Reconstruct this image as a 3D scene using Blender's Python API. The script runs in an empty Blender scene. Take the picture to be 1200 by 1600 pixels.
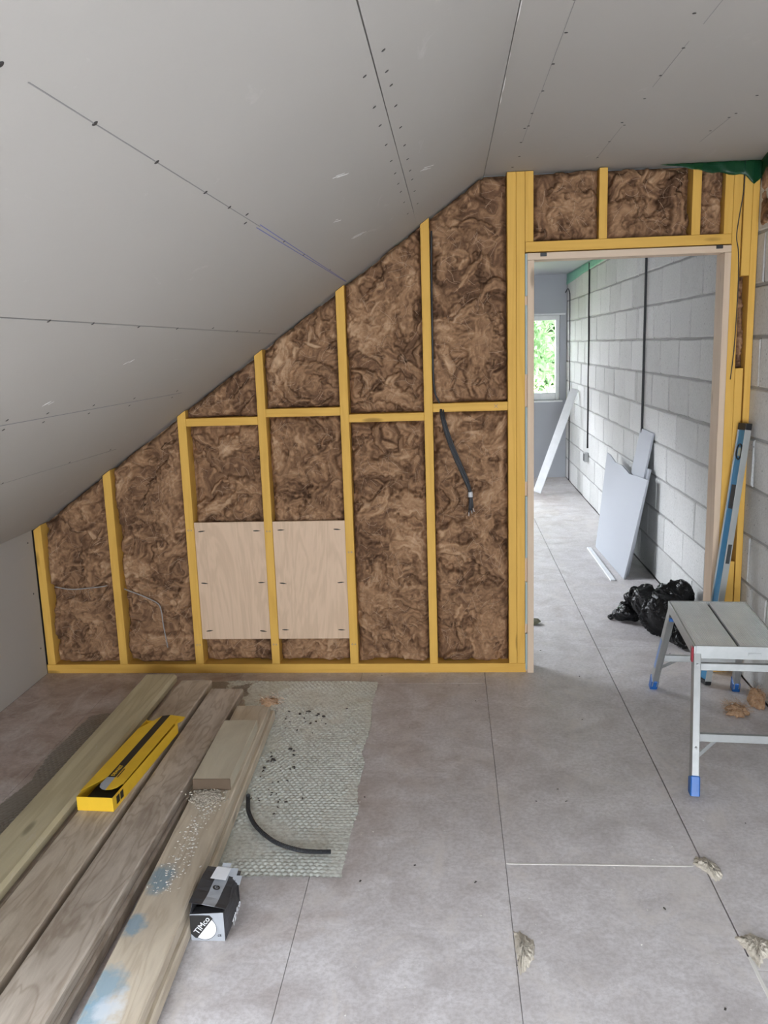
import bpy, bmesh, math, random
import numpy as np
from mathutils import Matrix, Vector, Quaternion

SC = bpy.context.scene
COL = SC.collection
RNG = random.Random(7)
NR = np.random.RandomState(11)

# ------------------------------------------------------------------ camera
F_PX, PITCH, ROLL, YAW = 1341.0, -0.19091, 0.03225, 0.07984


def cam_axes():
    cy, sy = math.cos(YAW), math.sin(YAW)
    cp, sp = math.cos(PITCH), math.sin(PITCH)
    cr, sr = math.cos(ROLL), math.sin(ROLL)
    Rz = np.array([[cy, -sy, 0], [sy, cy, 0], [0, 0, 1]])
    Rx = np.array([[1, 0, 0], [0, cp, -sp], [0, sp, cp]])
    Ry = np.array([[cr, 0, sr], [0, 1, 0], [-sr, 0, cr]])
    return Rz @ Rx @ Ry


_R = cam_axes()
cam_data = bpy.data.cameras.new('camera')
cam = bpy.data.objects.new('camera', cam_data)
COL.objects.link(cam)
cam_data.sensor_fit = 'VERTICAL'
cam_data.sensor_height = 24.0
cam_data.lens = 24.0 * F_PX / 1600.0
cam_data.clip_start = 0.05
_m = Matrix.Identity(4)
for i in range(3):
    _m[i][0], _m[i][1], _m[i][2] = _R[i, 0], _R[i, 2], -_R[i, 1]
_m[0][3], _m[1][3], _m[2][3] = 0.0, -4.0347, 1.5981
cam.matrix_world = _m
SC.camera = cam

# ------------------------------------------------------------------ world / light / exposure
SKY_COLOR = (0.90, 0.91, 1.0)
SKY_STRENGTH = 7.0
world = bpy.data.worlds.new('overcast_sky')
SC.world = world
world.use_nodes = True
bg = world.node_tree.nodes.get('Background') or world.node_tree.nodes.new('ShaderNodeBackground')
bg.inputs['Color'].default_value = (*SKY_COLOR, 1)
bg.inputs['Strength'].default_value = SKY_STRENGTH
SC.view_settings.view_transform = 'Standard'
SC.view_settings.look = 'None'
SC.view_settings.gamma = 1.0
SC.view_settings.exposure = 2.08
SC.view_settings.use_curve_mapping = False
SC.cycles.use_denoising = True
SC.cycles.max_bounces = 10
SC.cycles.diffuse_bounces = 7
SC.cycles.glossy_bounces = 4
SC.cycles.transparent_max_bounces = 16
SC.cycles.sample_clamp_indirect = 8.0


def portal(name, loc, direction, sx, sy):
    """Sampling portal filling a window opening: it gives off no light of its own."""
    d = bpy.data.lights.new(name, 'AREA')
    d.shape = 'RECTANGLE'
    d.size, d.size_y = sx, sy
    d.cycles.is_portal = True
    o = bpy.data.objects.new(name, d)
    COL.objects.link(o)
    o.location = loc
    o.rotation_mode = 'QUATERNION'
    o.rotation_quaternion = Vector(direction).to_track_quat('-Z', 'Y')
    return o


# ------------------------------------------------------------------ measures of the place
BX = 1.362            # face of the block wall
KX = -2.085           # face of the low knee wall
ZC = 2.338            # flat ceiling
Y_NEAR, Y_FAR = -5.9, 6.2
P0 = Vector((0.171, 0, 2.336))
EV = Vector((-0.8180, 0, -0.5753))      # down the slope
NV = Vector((-0.5753, 0, 0.8180))       # outwards from the slope
SMAX = 2.742
SLOPE = 0.5753 / 0.8180


def slope_z(x):
    return P0.z + (x - P0.x) * SLOPE


# ------------------------------------------------------------------ helpers
def tag(o, label=None, cat=None, group=None, kind=None):
    if label: o['label'] = label
    if cat: o['category'] = cat
    if group: o['group'] = group
    if kind: o['kind'] = kind
    return o


def empty(name, loc=(0, 0, 0), rz=0.0, label=None, cat=None, group=None, kind=None):
    o = bpy.data.objects.new(name, None)
    COL.objects.link(o)
    o.empty_display_size = 0.05
    o.matrix_basis = Matrix.Translation(loc) @ Matrix.Rotation(rz, 4, 'Z')
    return tag(o, label, cat, group, kind)


def link(name, me, mat=None, parent=None, mw=None, smooth=False):
    """One mesh object; mw is its matrix in its parent's space."""
    if mat is not None and not me.materials:
        me.materials.append(mat)
    if smooth:
        me.polygons.foreach_set('use_smooth', [True] * len(me.polygons))
    o = bpy.data.objects.new(name, me)
    COL.objects.link(o)
    if parent is not None:
        o.parent = parent
    if mw is not None:
        o.matrix_basis = mw
    return o


def bm_mesh(bm, name='mesh'):
    me = bpy.data.meshes.new(name)
    bm.normal_update()
    bm.to_mesh(me)
    bm.free()
    return me


def add_box(bm, lo, hi, bev=0.0, mw=None, seg=1):
    lo, hi = Vector(lo), Vector(hi)
    r = bmesh.ops.create_cube(bm, size=1.0)
    vs = r['verts']
    for v in vs:
        v.co = Vector(((lo[i] + hi[i]) / 2 + v.co[i] * (hi[i] - lo[i])) for i in range(3))
    if bev > 0:
        es = list({e for v in vs for e in v.link_edges})
        g = bmesh.ops.bevel(bm, geom=es, offset=bev, segments=seg, affect='EDGES', profile=0.6)
        vs = list({v for f in g['faces'] for v in f.verts} | {v for v in vs if v.is_valid})
    if mw is not None:
        for v in vs:
            if v.is_valid: v.co = mw @ v.co
    return vs


def box(name, lo, hi, mat, parent=None, bev=0.0, off=(0, 0, 0)):
    """Axis box between two corners (in the parent's space), own origin in its middle."""
    lo, hi = Vector(lo), Vector(hi)
    c = (lo + hi) / 2
    bm = bmesh.new()
    add_box(bm, lo - c, hi - c, bev)
    return link(name, bm_mesh(bm, name), mat, parent, Matrix.Translation(c + Vector(off)))


def frame_from(z, xhint):
    z = Vector(z).normalized()
    x = Vector(xhint)
    x = (x - z * x.dot(z)).normalized()
    y = z.cross(x)
    return Matrix((x, y, z)).transposed().to_4x4()


def stick(name, p0, p1, w, d, mat, parent=None, xhint=(1, 0, 0), bev=0.0015, shear=0.0, end_mat=None):
    """A length of timber from p0 to p1 (end centres), w along xhint, d across; grain runs along its own Z."""
    p0, p1 = Vector(p0), Vector(p1)
    L = (p1 - p0).length
    bm = bmesh.new()
    add_box(bm, (-w / 2, -d / 2, -L / 2), (w / 2, d / 2, L / 2), bev)
    if shear:
        for v in bm.verts:
            if v.co.z > 0: v.co.z += shear * v.co.x
    mw = Matrix.Translation((p0 + p1) / 2) @ frame_from(p1 - p0, xhint)
    me = bm_mesh(bm, name)
    me.materials.append(mat)
    if end_mat:
        me.materials.append(end_mat)
        for f in me.polygons:
            if abs(f.normal.z) > 0.5: f.material_index = 1
    return link(name, me, None, parent, mw)


def tube_mesh(pts, r, n=8, cap=True, radii=None, name='tube'):
    bm = bmesh.new()
    pts = [Vector(p) for p in pts]
    rings = []
    up = Vector((0, 0, 1))
    nrm = None
    for i, p in enumerate(pts):
        t = (pts[min(i + 1, len(pts) - 1)] - pts[max(i - 1, 0)]).normalized()
        if nrm is None:
            nrm = t.orthogonal().normalized()
        nrm = (nrm - t * nrm.dot(t)).normalized()
        b = t.cross(nrm)
        rr = radii[i] if radii else r
        rings.append([bm.verts.new(p + (nrm * math.cos(2 * math.pi * k / n) + b * math.sin(2 * math.pi * k / n)) * rr) for k in range(n)])
    for a, c in zip(rings[:-1], rings[1:]):
        for k in range(n):
            bm.faces.new((a[k], a[(k + 1) % n], c[(k + 1) % n], c[k]))
    if cap:
        bm.faces.new(list(reversed(rings[0])))
        bm.faces.new(rings[-1])
    return bm_mesh(bm, name)


def smooth_path(pts, per=8):
    """Catmull-Rom through the points."""
    P = [Vector(p) for p in pts]
    P = [P[0] * 2 - P[1]] + P + [P[-1] * 2 - P[-2]]
    out = []
    for i in range(1, len(P) - 2):
        for k in range(per):
            t = k / per
            a, b, c, d = P[i - 1], P[i], P[i + 1], P[i + 2]
            out.append(0.5 * ((2 * b) + (c - a) * t + (2 * a - 5 * b + 4 * c - d) * t * t + (3 * b - a - 3 * c + d) * t ** 3))
    out.append(P[-2])
    return out


def prism_mesh(poly, h, name='prism', bev=0.0):
    """Outline in XY, extruded up by h."""
    bm = bmesh.new()
    vs = [bm.verts.new((x, y, 0)) for x, y in poly]
    f = bm.faces.new(vs)
    r = bmesh.ops.extrude_face_region(bm, geom=[f])
    bmesh.ops.translate(bm, verts=[v for v in r['geom'] if isinstance(v, bmesh.types.BMVert)], vec=(0, 0, h))
    bmesh.ops.recalc_face_normals(bm, faces=bm.faces)
    if bev:
        bmesh.ops.bevel(bm, geom=list(bm.edges), offset=bev, segments=1, affect='EDGES')
    return bm_mesh(bm, name)


def np_mesh(name, verts, quads=None, tris=None):
    me = bpy.data.meshes.new(name)
    verts = np.asarray(verts, np.float32)
    faces = quads if quads is not None else tris
    k = 4 if quads is not None else 3
    faces = np.asarray(faces, np.int32)
    me.vertices.add(len(verts))
    me.vertices.foreach_set('co', verts.ravel())
    me.loops.add(faces.size)
    me.loops.foreach_set('vertex_index', faces.ravel())
    me.polygons.add(len(faces))
    me.polygons.foreach_set('loop_start', np.arange(len(faces), dtype=np.int32) * k)
    me.update(calc_edges=True)
    me.validate()
    return me


def grid_quads(nx, nz):
    i = np.arange(nx * nz).reshape(nx, nz)
    return np.stack([i[:-1, :-1], i[1:, :-1], i[1:, 1:], i[:-1, 1:]], -1).reshape(-1, 4)


# numpy noise ------------------------------------------------------
def _h(ix, iy, seed):
    n = (ix.astype(np.int64) * 374761393 + iy.astype(np.int64) * 668265263 + seed * 974711) & 0x7fffffff
    n = ((n ^ (n >> 13)) * 1274126177) & 0x7fffffff
    return ((n ^ (n >> 16)) & 0xffff) / 65535.0


def vnoise(x, y, seed=0):
    x = np.asarray(x, float); y = np.asarray(y, float)
    ix, iy = np.floor(x), np.floor(y)
    fx, fy = x - ix, y - iy
    ux, uy = fx * fx * fx * (fx * (fx * 6 - 15) + 10), fy * fy * fy * (fy * (fy * 6 - 15) + 10)
    a, b = _h(ix, iy, seed), _h(ix + 1, iy, seed)
    c, d = _h(ix, iy + 1, seed), _h(ix + 1, iy + 1, seed)
    return (a * (1 - ux) + b * ux) * (1 - uy) + (c * (1 - ux) + d * ux) * uy


def fbm(x, y, seed=0, oct=4, gain=0.5):
    s, a, t = 0, 1.0, 0
    for o in range(oct):
        s = s + a * vnoise(x * 2 ** o + 17.3 * o, y * 2 ** o - 9.1 * o, seed + o)
        t += a
        a *= gain
    return s / t


# ------------------------------------------------------------------ materials
class G:
    """Small node graph writer."""
    def __init__(self, name, rough=0.7, spec=0.5):
        self.m = bpy.data.materials.new(name)
        self.m.use_nodes = True
        self.t = self.m.node_tree
        self.t.nodes.clear()
        self.out = self.t.nodes.new('ShaderNodeOutputMaterial')
        self.b = self.t.nodes.new('ShaderNodeBsdfPrincipled')
        self.b.inputs['Roughness'].default_value = rough
        self.b.inputs['Specular IOR Level'].default_value = spec
        self.t.links.new(self.b.outputs[0], self.out.inputs[0])

    def n(self, typ, ins=None, out=0, **props):
        nd = self.t.nodes.new('ShaderNode' + typ)
        for k, v in props.items(): setattr(nd, k, v)
        for k, v in (ins or {}).items():
            s = nd.inputs[k]
            if isinstance(v, bpy.types.NodeSocket): self.t.links.new(v, s)
            else:
                if hasattr(s.default_value, '__len__') and len(s.default_value) == 4 and len(v) == 3: v = (*v, 1)
                s.default_value = v
        return nd.outputs[out]

    def set(self, key, v):
        s = self.b.inputs[key]
        if isinstance(v, bpy.types.NodeSocket): self.t.links.new(v, s)
        else: s.default_value = (*v, 1) if hasattr(v, '__len__') and len(v) == 3 else v

    def math(self, op, a, b=0.0, c=0.0, clamp=False):
        return self.n('Math', {0: a, 1: b, 2: c}, operation=op, use_clamp=clamp)

    def ramp(self, fac, stops):
        nd = self.t.nodes.new('ShaderNodeValToRGB')
        cr = nd.color_ramp
        while len(cr.elements) < len(stops): cr.elements.new(0.5)
        for e, (p, c) in zip(cr.elements, stops):
            e.position = p
            e.color = (*c, 1) if hasattr(c, '__len__') else (c, c, c, 1)
        self.t.links.new(fac, nd.inputs[0])
        return nd.outputs[0]

    def mix(self, fac, a, b, blend='MIX'):
        nd = self.t.nodes.new('ShaderNodeMix')
        nd.data_type = 'RGBA'
        nd.blend_type = blend
        for s, v in ((nd.inputs[0], fac), (nd.inputs[6], a), (nd.inputs[7], b)):
            if isinstance(v, bpy.types.NodeSocket): self.t.links.new(v, s)
            elif s == nd.inputs[0]: s.default_value = v
            else: s.default_value = (*v, 1)
        return nd.outputs[2]

    def noise(self, vec, scale, detail=4, rough=0.55, dist=0.0, out=0):
        return self.n('TexNoise', {'Vector': vec, 'Scale': scale, 'Detail': detail, 'Roughness': rough, 'Distortion': dist}, out=out)

    def mapping(self, vec, scale=(1, 1, 1), loc=None):
        ins = {'Vector': vec, 'Scale': scale}
        if loc is not None: ins['Location'] = loc
        return self.n('Mapping', ins)

    def obj_coord(self, jitter=True):
        v = self.n('TexCoord', out=3)
        if jitter:
            r = self.n('ObjectInfo', out=5)
            v = self.n('VectorMath', {0: v, 1: self.n('VectorMath', {0: (37.1, 23.7, 51.3), 3: r}, operation='SCALE')}, operation='ADD')
        return v

    def pos(self):
        return self.n('NewGeometry', out=0)

    def bump(self, h, strength=0.3, dist=0.01):
        self.set('Normal', self.n('Bump', {'Height': h, 'Strength': strength, 'Distance': dist}))


def simple(name, col, rough=0.6, metal=0.0, spec=0.5, bumpscale=None, bstr=0.15):
    g = G(name, rough, spec)
    g.set('Metallic', metal)
    v = g.obj_coord()
    n = g.noise(v, 14, 4)
    c2 = tuple(x * 0.86 for x in col)
    g.set('Base Color', g.mix(n, c2, tuple(min(1, x * 1.1) for x in col)))
    if bumpscale:
        g.bump(g.noise(v, bumpscale, 3), bstr, 0.002)
    return g.m


def lumber(name, light, dark, knots=True, dirt=None, dirt_amt=0.0, contour=16.0, rough=0.65, gstr=0.5, extra=None, zs=0.55):
    """Sawn softwood; the grain runs along the object's own Z."""
    g = G(name, rough, 0.3)
    v0 = g.obj_coord()
    vs = g.mapping(v0, (7.0, 7.0, zs))
    n = g.noise(vs, 1.6, 3, 0.5, 0.4)
    ring = g.math('SINE', g.math('MULTIPLY', n, contour * 6.2832))
    ring = g.math('POWER', g.math('MULTIPLY_ADD', ring, 0.5, 0.5), 3.0)
    fine = g.noise(g.mapping(v0, (140, 140, 4)), 1.0, 2)
    grain = g.math('MULTIPLY_ADD', fine, 0.45, g.math('MULTIPLY', ring, gstr))
    tone = g.noise(g.mapping(v0, (5, 5, 0.7)), 1.0, 3)
    c = g.mix(g.math('MULTIPLY', grain, 1.0, clamp=True), light, dark)
    c = g.mix(g.math('MULTIPLY', tone, 0.5), c, tuple(x * 0.72 for x in dark))
    if knots:
        vo = g.n('TexVoronoi', {'Vector': g.mapping(v0, (9, 9, 2.3)), 'Scale': 1.0}, out=0)
        k = g.ramp(vo, [(0.0, 1.0), (0.07, 0.8), (0.13, 0.0)])
        c = g.mix(g.math('MULTIPLY', k, 0.75), c, tuple(x * 0.35 for x in dark))
    h = grain
    if dirt:
        d = g.noise(g.mapping(v0, (9, 9, 2.2)), 1.0, 6, 0.68, 0.6)
        d = g.ramp(d, [(0.38, 0.0), (0.66, 1.0)])
        c = g.mix(g.math('MULTIPLY', d, dirt_amt), c, dirt)
        sc = g.noise(g.mapping(v0, (26, 26, 9)), 1.0, 5, 0.7, 0.8)
        sc = g.ramp(sc, [(0.60, 0.0), (0.72, 1.0)])
        c = g.mix(g.math('MULTIPLY', sc, 0.35), c, (0.62, 0.58, 0.52))
    if extra: c = extra(g, c)
    g.set('Base Color', c)
    g.bump(h, 0.25, 0.0015)
    return g.m


M = {}
M['stud'] = lumber('yellow_treated_softwood', (0.80, 0.49, 0.11), (0.64, 0.36, 0.066), contour=5, gstr=0.35)
M['lining'] = lumber('pale_planed_softwood', (0.72, 0.58, 0.44), (0.60, 0.45, 0.32), contour=4, gstr=0.35)
M['timber_green'] = lumber('greenish_treated_timber', (0.74, 0.67, 0.46), (0.50, 0.43, 0.27), contour=4, gstr=0.55,
                           dirt=(0.40, 0.35, 0.25), dirt_amt=0.3)
M['timber_grey'] = lumber('weathered_grey_timber', (0.74, 0.66, 0.54), (0.48, 0.40, 0.31), contour=8, gstr=0.65, zs=1.3,
                          knots=False, dirt=(0.33, 0.255, 0.19), dirt_amt=0.6)
M['timber_dark'] = lumber('dirty_brown_timber', (0.74, 0.67, 0.58), (0.46, 0.385, 0.31), contour=8, gstr=0.65, zs=1.5,
                          knots=False, dirt=(0.25, 0.19, 0.145), dirt_amt=0.72)
M['timber_offcut'] = lumber('pale_grey_offcut_timber', (0.70, 0.65, 0.52), (0.55, 0.49, 0.37), contour=4, gstr=0.3,
                            dirt=(0.30, 0.25, 0.18), dirt_amt=0.35)


def paint_stains(g, c):
    p = g.pos()
    nz = g.noise(p, 26, 4, 0.6)
    for (x, y, r, col) in ((-0.865, -1.83, 0.050, (0.20, 0.34, 0.44)), (-0.868, -2.04, 0.034, (0.20, 0.34, 0.46)),
                           (-0.855, -2.26, 0.055, (0.22, 0.38, 0.50)), (-0.850, -2.36, 0.05, (0.24, 0.42, 0.56)), (-0.822, -2.335, 0.042, (0.68, 0.72, 0.76))):
        d = g.n('VectorMath', {0: g.mapping(p, (1, 0.6, 0)), 1: (x, y * 0.6, 0)}, out=1, operation='DISTANCE')
        d = g.math('MULTIPLY_ADD', nz, 0.07, g.math('SUBTRACT', d, 0.035))
        k = g.ramp(g.math('DIVIDE', d, r), [(0.45, 1.0), (1.0, 0.0)])
        c = g.mix(g.math('MULTIPLY', k, 0.75), c, col)
    return c


M['timber_painted'] = lumber('pale_timber_with_paint_stains', (0.78, 0.70, 0.56), (0.58, 0.49, 0.37), contour=9, gstr=0.6, zs=0.8,
                             dirt=(0.33, 0.27, 0.21), dirt_amt=0.45, extra=paint_stains)


def make_plasterboard(name, col, streaks=0.5):
    g = G(name, 0.75, 0.25)
    p = g.pos()
    n = g.noise(p, 1.3, 3, 0.5)
    f = g.noise(p, 160, 3, 0.6)
    c = g.mix(n, tuple(x * 0.95 for x in col), tuple(min(1, x * 1.04) for x in col))
    c = g.mix(g.math('MULTIPLY', f, 0.10), c, tuple(x * 0.75 for x in col))
    s = g.noise(g.mapping(p, (3.0, 1.2, 6.0)), 2.4, 6, 0.62, 1.2)
    s = g.ramp(s, [(0.66, 0.0), (0.74, 1.0)])
    c = g.mix(g.math('MULTIPLY', s, 0.22 * streaks), c, (0.86, 0.85, 0.83))
    g.set('Base Color', c)
    g.bump(f, 0.05, 0.001)
    return g.m


M['end_grain'] = simple('brown_end_grain', (0.13, 0.09, 0.058), 0.85, bumpscale=150, bstr=.4)

M['board_ceiling'] = make_plasterboard('plasterboard_ivory_grey_paper', (0.425, 0.404, 0.372))
M['board_white'] = make_plasterboard('plasterboard_white_paper', (0.46, 0.485, 0.525), 0.2)
M['board_core'] = simple('gypsum_core', (0.78, 0.77, 0.74), 0.9)
M['pencil'] = simple('pencil_line', (0.22, 0.22, 0.24), 0.8)
M['pencil_soft'] = simple('faint_pencil_line', (0.24, 0.235, 0.23), 0.8)
M['blue_chalk'] = simple('blue_pen_line', (0.16, 0.18, 0.42), 0.8)
M['screw'] = simple('black_phosphate_screw', (0.035, 0.033, 0.032), 0.5)
M['scuff'] = simple('white_scuff', (0.80, 0.80, 0.78), 0.9)


def make_floor():
    g = G('dusty_floor_board', 0.55, 0.35)
    p = g.pos()
    sx = g.n('SeparateXYZ', {0: p}, out=0)
    sy = g.n('SeparateXYZ', {0: p}, out=1)
    big = g.noise(p, 1.6, 5, 0.6, 0.4)
    med = g.noise(p, 7.0, 6, 0.65, 0.6)
    fine = g.noise(p, 70.0, 5, 0.7)
    speck = g.noise(p, 260.0, 2, 0.6)
    # walked-on grey dust towards the door side, bare brown board by the knee wall, partly lighting put into the colour
    w = g.math('MULTIPLY_ADD', sx, 0.30, 0.58)
    w = g.math('MULTIPLY_ADD', sy, -0.07, w)
    w = g.math('ADD', w, g.math('MULTIPLY_ADD', big, 0.9, -0.45))
    w = g.math('ADD', w, g.math('MULTIPLY_ADD', med, 0.5, -0.25), clamp=True)
    w = g.ramp(w, [(0.05, 0.0), (0.60, 1.0)])
    bare = g.mix(g.ramp(med, [(0.30, 0.0), (0.70, 1.0)]), (0.33, 0.245, 0.20), (0.60, 0.505, 0.46))
    dust = g.mix(g.ramp(med, [(0.30, 0.0), (0.70, 1.0)]), (0.48, 0.452, 0.45), (0.70, 0.68, 0.69))
    c = g.mix(w, bare, dust)
    c = g.mix(g.math('MULTIPLY', g.ramp(fine, [(0.42, 0.0), (0.60, 1.0)]), 0.30), c, (0.27, 0.235, 0.22))
    c = g.mix(g.math('MULTIPLY', g.ramp(speck, [(0.66, 0.0), (0.74, 1.0)]), 0.25), c, (0.66, 0.63, 0.60))
    # pale swept scuffs
    st = g.noise(g.mapping(p, (3.4, 2.4, 1.0)), 1.5, 8, 0.74, 1.0)
    st = g.ramp(st, [(0.52, 0.0), (0.66, 1.0)])
    c = g.mix(g.math('MULTIPLY', st, 0.6), c, (0.64, 0.60, 0.57))
    g.set('Base Color', c)
    g.set('Roughness', g.math('MULTIPLY_ADD', med, 0.25, 0.40))
    g.bump(fine, 0.12, 0.002)
    return g.m


M['floor'] = make_floor()
M['joint_dark'] = simple('dark_gap', (0.05, 0.045, 0.04), 0.95)
M['filler'] = simple('crumbly_filler', (0.55, 0.50, 0.42), 0.95, bumpscale=220, bstr=0.9)


def make_block():
    g = G('dense_concrete_block', 0.92, 0.15)
    v = g.obj_coord()
    r = g.n('ObjectInfo', out=5)
    c = g.mix(r, (0.54, 0.55, 0.545), (0.72, 0.73, 0.725))
    n = g.noise(v, 90, 5, 0.7)
    c = g.mix(g.math('MULTIPLY', g.ramp(n, [(0.35, 1.0), (0.55, 0.0)]), 0.4), c, (0.30, 0.30, 0.285))
    big = g.noise(v, 9, 4, 0.6)
    c = g.mix(g.math('MULTIPLY', big, 0.6), c, (0.72, 0.72, 0.70))
    pit = g.n('TexVoronoi', {'Vector': v, 'Scale': 42.0}, out=0)
    pm = g.noise(v, 16, 2)
    pitm = g.math('MULTIPLY', g.ramp(pit, [(0.10, 1.0), (0.20, 0.0)]), g.ramp(pm, [(0.55, 0.0), (0.62, 1.0)]))
    c = g.mix(g.math('MULTIPLY', pitm, 0.7), c, (0.15, 0.15, 0.14))
    g.set('Base Color', c)
    h = g.math('SUBTRACT', n, pitm)
    g.bump(h, 0.55, 0.004)
    return g.m


M['block'] = make_block()
M['mortar_dark'] = simple('deep_joint_mortar', (0.16, 0.16, 0.155), 0.95)
M['mortar_perp'] = simple('shadowy_upright_mortar', (0.20, 0.20, 0.195), 0.95, bumpscale=120, bstr=.6)  # shade of the joint grooves put into the colour of near-flush mortar
M['mortar'] = simple('grey_mortar', (0.36, 0.36, 0.355), 0.95, bumpscale=120, bstr=0.8)


def make_wool():
    g = G('brown_mineral_wool', 0.95, 0.1)
    a = g.n('Attribute', out=2, attribute_name='tone')
    p = g.pos()
    n = g.noise(p, 340, 3, 0.7)
    a = g.math('MULTIPLY_ADD', n, 0.30, g.math('SUBTRACT', a, 0.15), clamp=True)
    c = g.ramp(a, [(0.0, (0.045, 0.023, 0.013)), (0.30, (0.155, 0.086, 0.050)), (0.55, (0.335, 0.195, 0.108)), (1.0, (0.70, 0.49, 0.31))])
    g.set('Base Color', c)
    g.bump(n, 0.5, 0.003)
    return g.m


M['wool'] = make_wool()
M['fibre'] = simple('loose_wool_fibre', (0.46, 0.32, 0.215), 0.9)


def make_ply():
    g = G('plywood_face_veneer', 0.6, 0.3)
    v = g.obj_coord()
    n = g.noise(g.mapping(v, (4.0, 4.0, 0.55)), 1.5, 4, 0.55, 0.8)
    ring = g.math('MULTIPLY_ADD', g.math('SINE', g.math('MULTIPLY', n, 60.0)), 0.5, 0.5)
    fine = g.noise(g.mapping(v, (170, 170, 5)), 1.0, 3)
    c = g.mix(g.math('MULTIPLY_ADD', ring, 0.35, g.math('MULTIPLY', fine, 0.4)), (0.70, 0.52, 0.37), (0.50, 0.355, 0.24))
    g.set('Base Color', c)
    return g.m


M['ply'] = make_ply()


def make_alu():
    g = G('dull_aluminium', 0.42, 0.5)
    v = g.obj_coord()
    n = g.noise(v, 30, 5, 0.65)
    g.set('Metallic', 0.75)
    g.set('Base Color', g.mix(n, (0.36, 0.375, 0.37), (0.50, 0.515, 0.51)))
    g.set('Roughness', g.math('MULTIPLY_ADD', n, 0.3, 0.30))
    return g.m


M['alu'] = make_alu()
M['deck'] = simple('dusty_aluminium_deck', (0.86, 0.90, 0.91), 0.38, metal=0.25, spec=0.8)
M['shade_grey'] = simple('dark_shade_grey', (0.05, 0.055, 0.055), 0.7)
M['blue_plastic'] = simple('blue_plastic_foot', (0.012, 0.12, 0.42), 0.4)
M['red_plastic'] = simple('red_plastic_latch', (0.30, 0.02, 0.035), 0.4)
M['level_blue'] = simple('blue_painted_aluminium', (0.035, 0.22, 0.42), 0.28, metal=0.2)
M['level_grey'] = simple('brushed_grey_edge', (0.42, 0.44, 0.43), 0.5, metal=0.3)
M['black_plastic'] = simple('black_plastic', (0.018, 0.018, 0.019), 0.45)
M['black_cable'] = simple('black_cable_sheath', (0.028, 0.030, 0.034), 0.5)
M['grey_cable'] = simple('grey_cable_sheath', (0.30, 0.29, 0.28), 0.5)
M['white_tape'] = simple('white_tape', (0.62, 0.62, 0.62), 0.6)
M['upvc'] = simple('white_upvc', (0.85, 0.87, 0.88), 0.3)
M['white_wood'] = simple('white_primed_timber', (0.78, 0.80, 0.82), 0.5)
M['yellow_card'] = simple('yellow_card', (0.84, 0.53, 0.035), 0.45)
M['black_print'] = simple('black_print', (0.022, 0.021, 0.020), 0.5)
M['grey_print'] = simple('grey_print', (0.36, 0.38, 0.41), 0.55)
M['dark_grey_print'] = simple('charcoal_card', (0.045, 0.045, 0.050), 0.5)
M['white_print'] = simple('white_print', (0.80, 0.82, 0.86), 0.6)
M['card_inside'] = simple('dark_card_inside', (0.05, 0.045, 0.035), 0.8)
M['galv'] = simple('galvanised_steel', (0.42, 0.43, 0.43), 0.45, metal=0.8)
M['packer'] = simple('grey_green_packer', (0.34, 0.42, 0.41), 0.6)
M['membrane_far'] = simple('pale_green_membrane', (0.22, 0.55, 0.42), 0.5)
M['leaf_litter'] = simple('dark_crumbs', (0.05, 0.045, 0.04), 0.9)
M['dust_white'] = simple('pale_crumbs', (0.70, 0.68, 0.64), 0.9)
M['bark'] = simple('tree_bark', (0.16, 0.12, 0.08), 0.9)
M['meadow'] = simple('meadow_green', (0.16, 0.25, 0.07), 0.9)


def make_bag():
    g = G('black_polythene', 0.20, 0.35)
    v = g.obj_coord(False)
    g.set('Base Color', (0.006, 0.006, 0.0065))
    n = g.noise(v, 26, 3, 0.6, 1.5)
    g.bump(n, 0.35, 0.02)
    return g.m


M['bag'] = make_bag()


def make_mat():
    g = G('grey_green_bubble_sheet', 0.38, 0.5)
    p = g.pos()
    sx = g.n('SeparateXYZ', {0: p}, out=0)
    n = g.noise(p, 5, 6, 0.65, 0.5)
    f = g.noise(p, 60, 4, 0.7)
    c = g.mix(n, (0.60, 0.645, 0.60), (0.82, 0.86, 0.83))
    c = g.mix(g.math('MULTIPLY', g.ramp(f, [(0.45, 0.0), (0.65, 1.0)]), 0.45), c, (0.22, 0.20, 0.165))
    dirt = g.ramp(g.math('MULTIPLY_ADD', n, 0.5, g.math('MULTIPLY', sx, -0.7)), [(0.98, 0.0), (1.2, 1.0)])
    c = g.mix(g.math('MULTIPLY', dirt, 0.8), c, (0.17, 0.13, 0.095))
    d2 = g.ramp(g.noise(p, 2.2, 4, 0.6), [(0.55, 0.0), (0.7, 1.0)])
    c = g.mix(g.math('MULTIPLY', d2, 0.35), c, (0.27, 0.23, 0.18))
    g.set('Base Color', c)
    g.set('Metallic', 0.12)
    return g.m


M['mat'] = make_mat()


def make_membrane():
    g = G('green_airtight_membrane', 0.35, 0.5)
    g.set('Base Color', (0.012, 0.085, 0.04))
    tr = g.n('BsdfTransparent', {'Color': (0.40, 0.66, 0.36)})
    mx = g.t.nodes.new('ShaderNodeMixShader')
    mx.inputs[0].default_value = 0.5
    g.t.links.new(tr, mx.inputs[1])
    g.t.links.new(g.b.outputs[0], mx.inputs[2])
    g.t.links.new(mx.outputs[0], g.out.inputs[0])
    return g.m


M['membrane'] = make_membrane()


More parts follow.
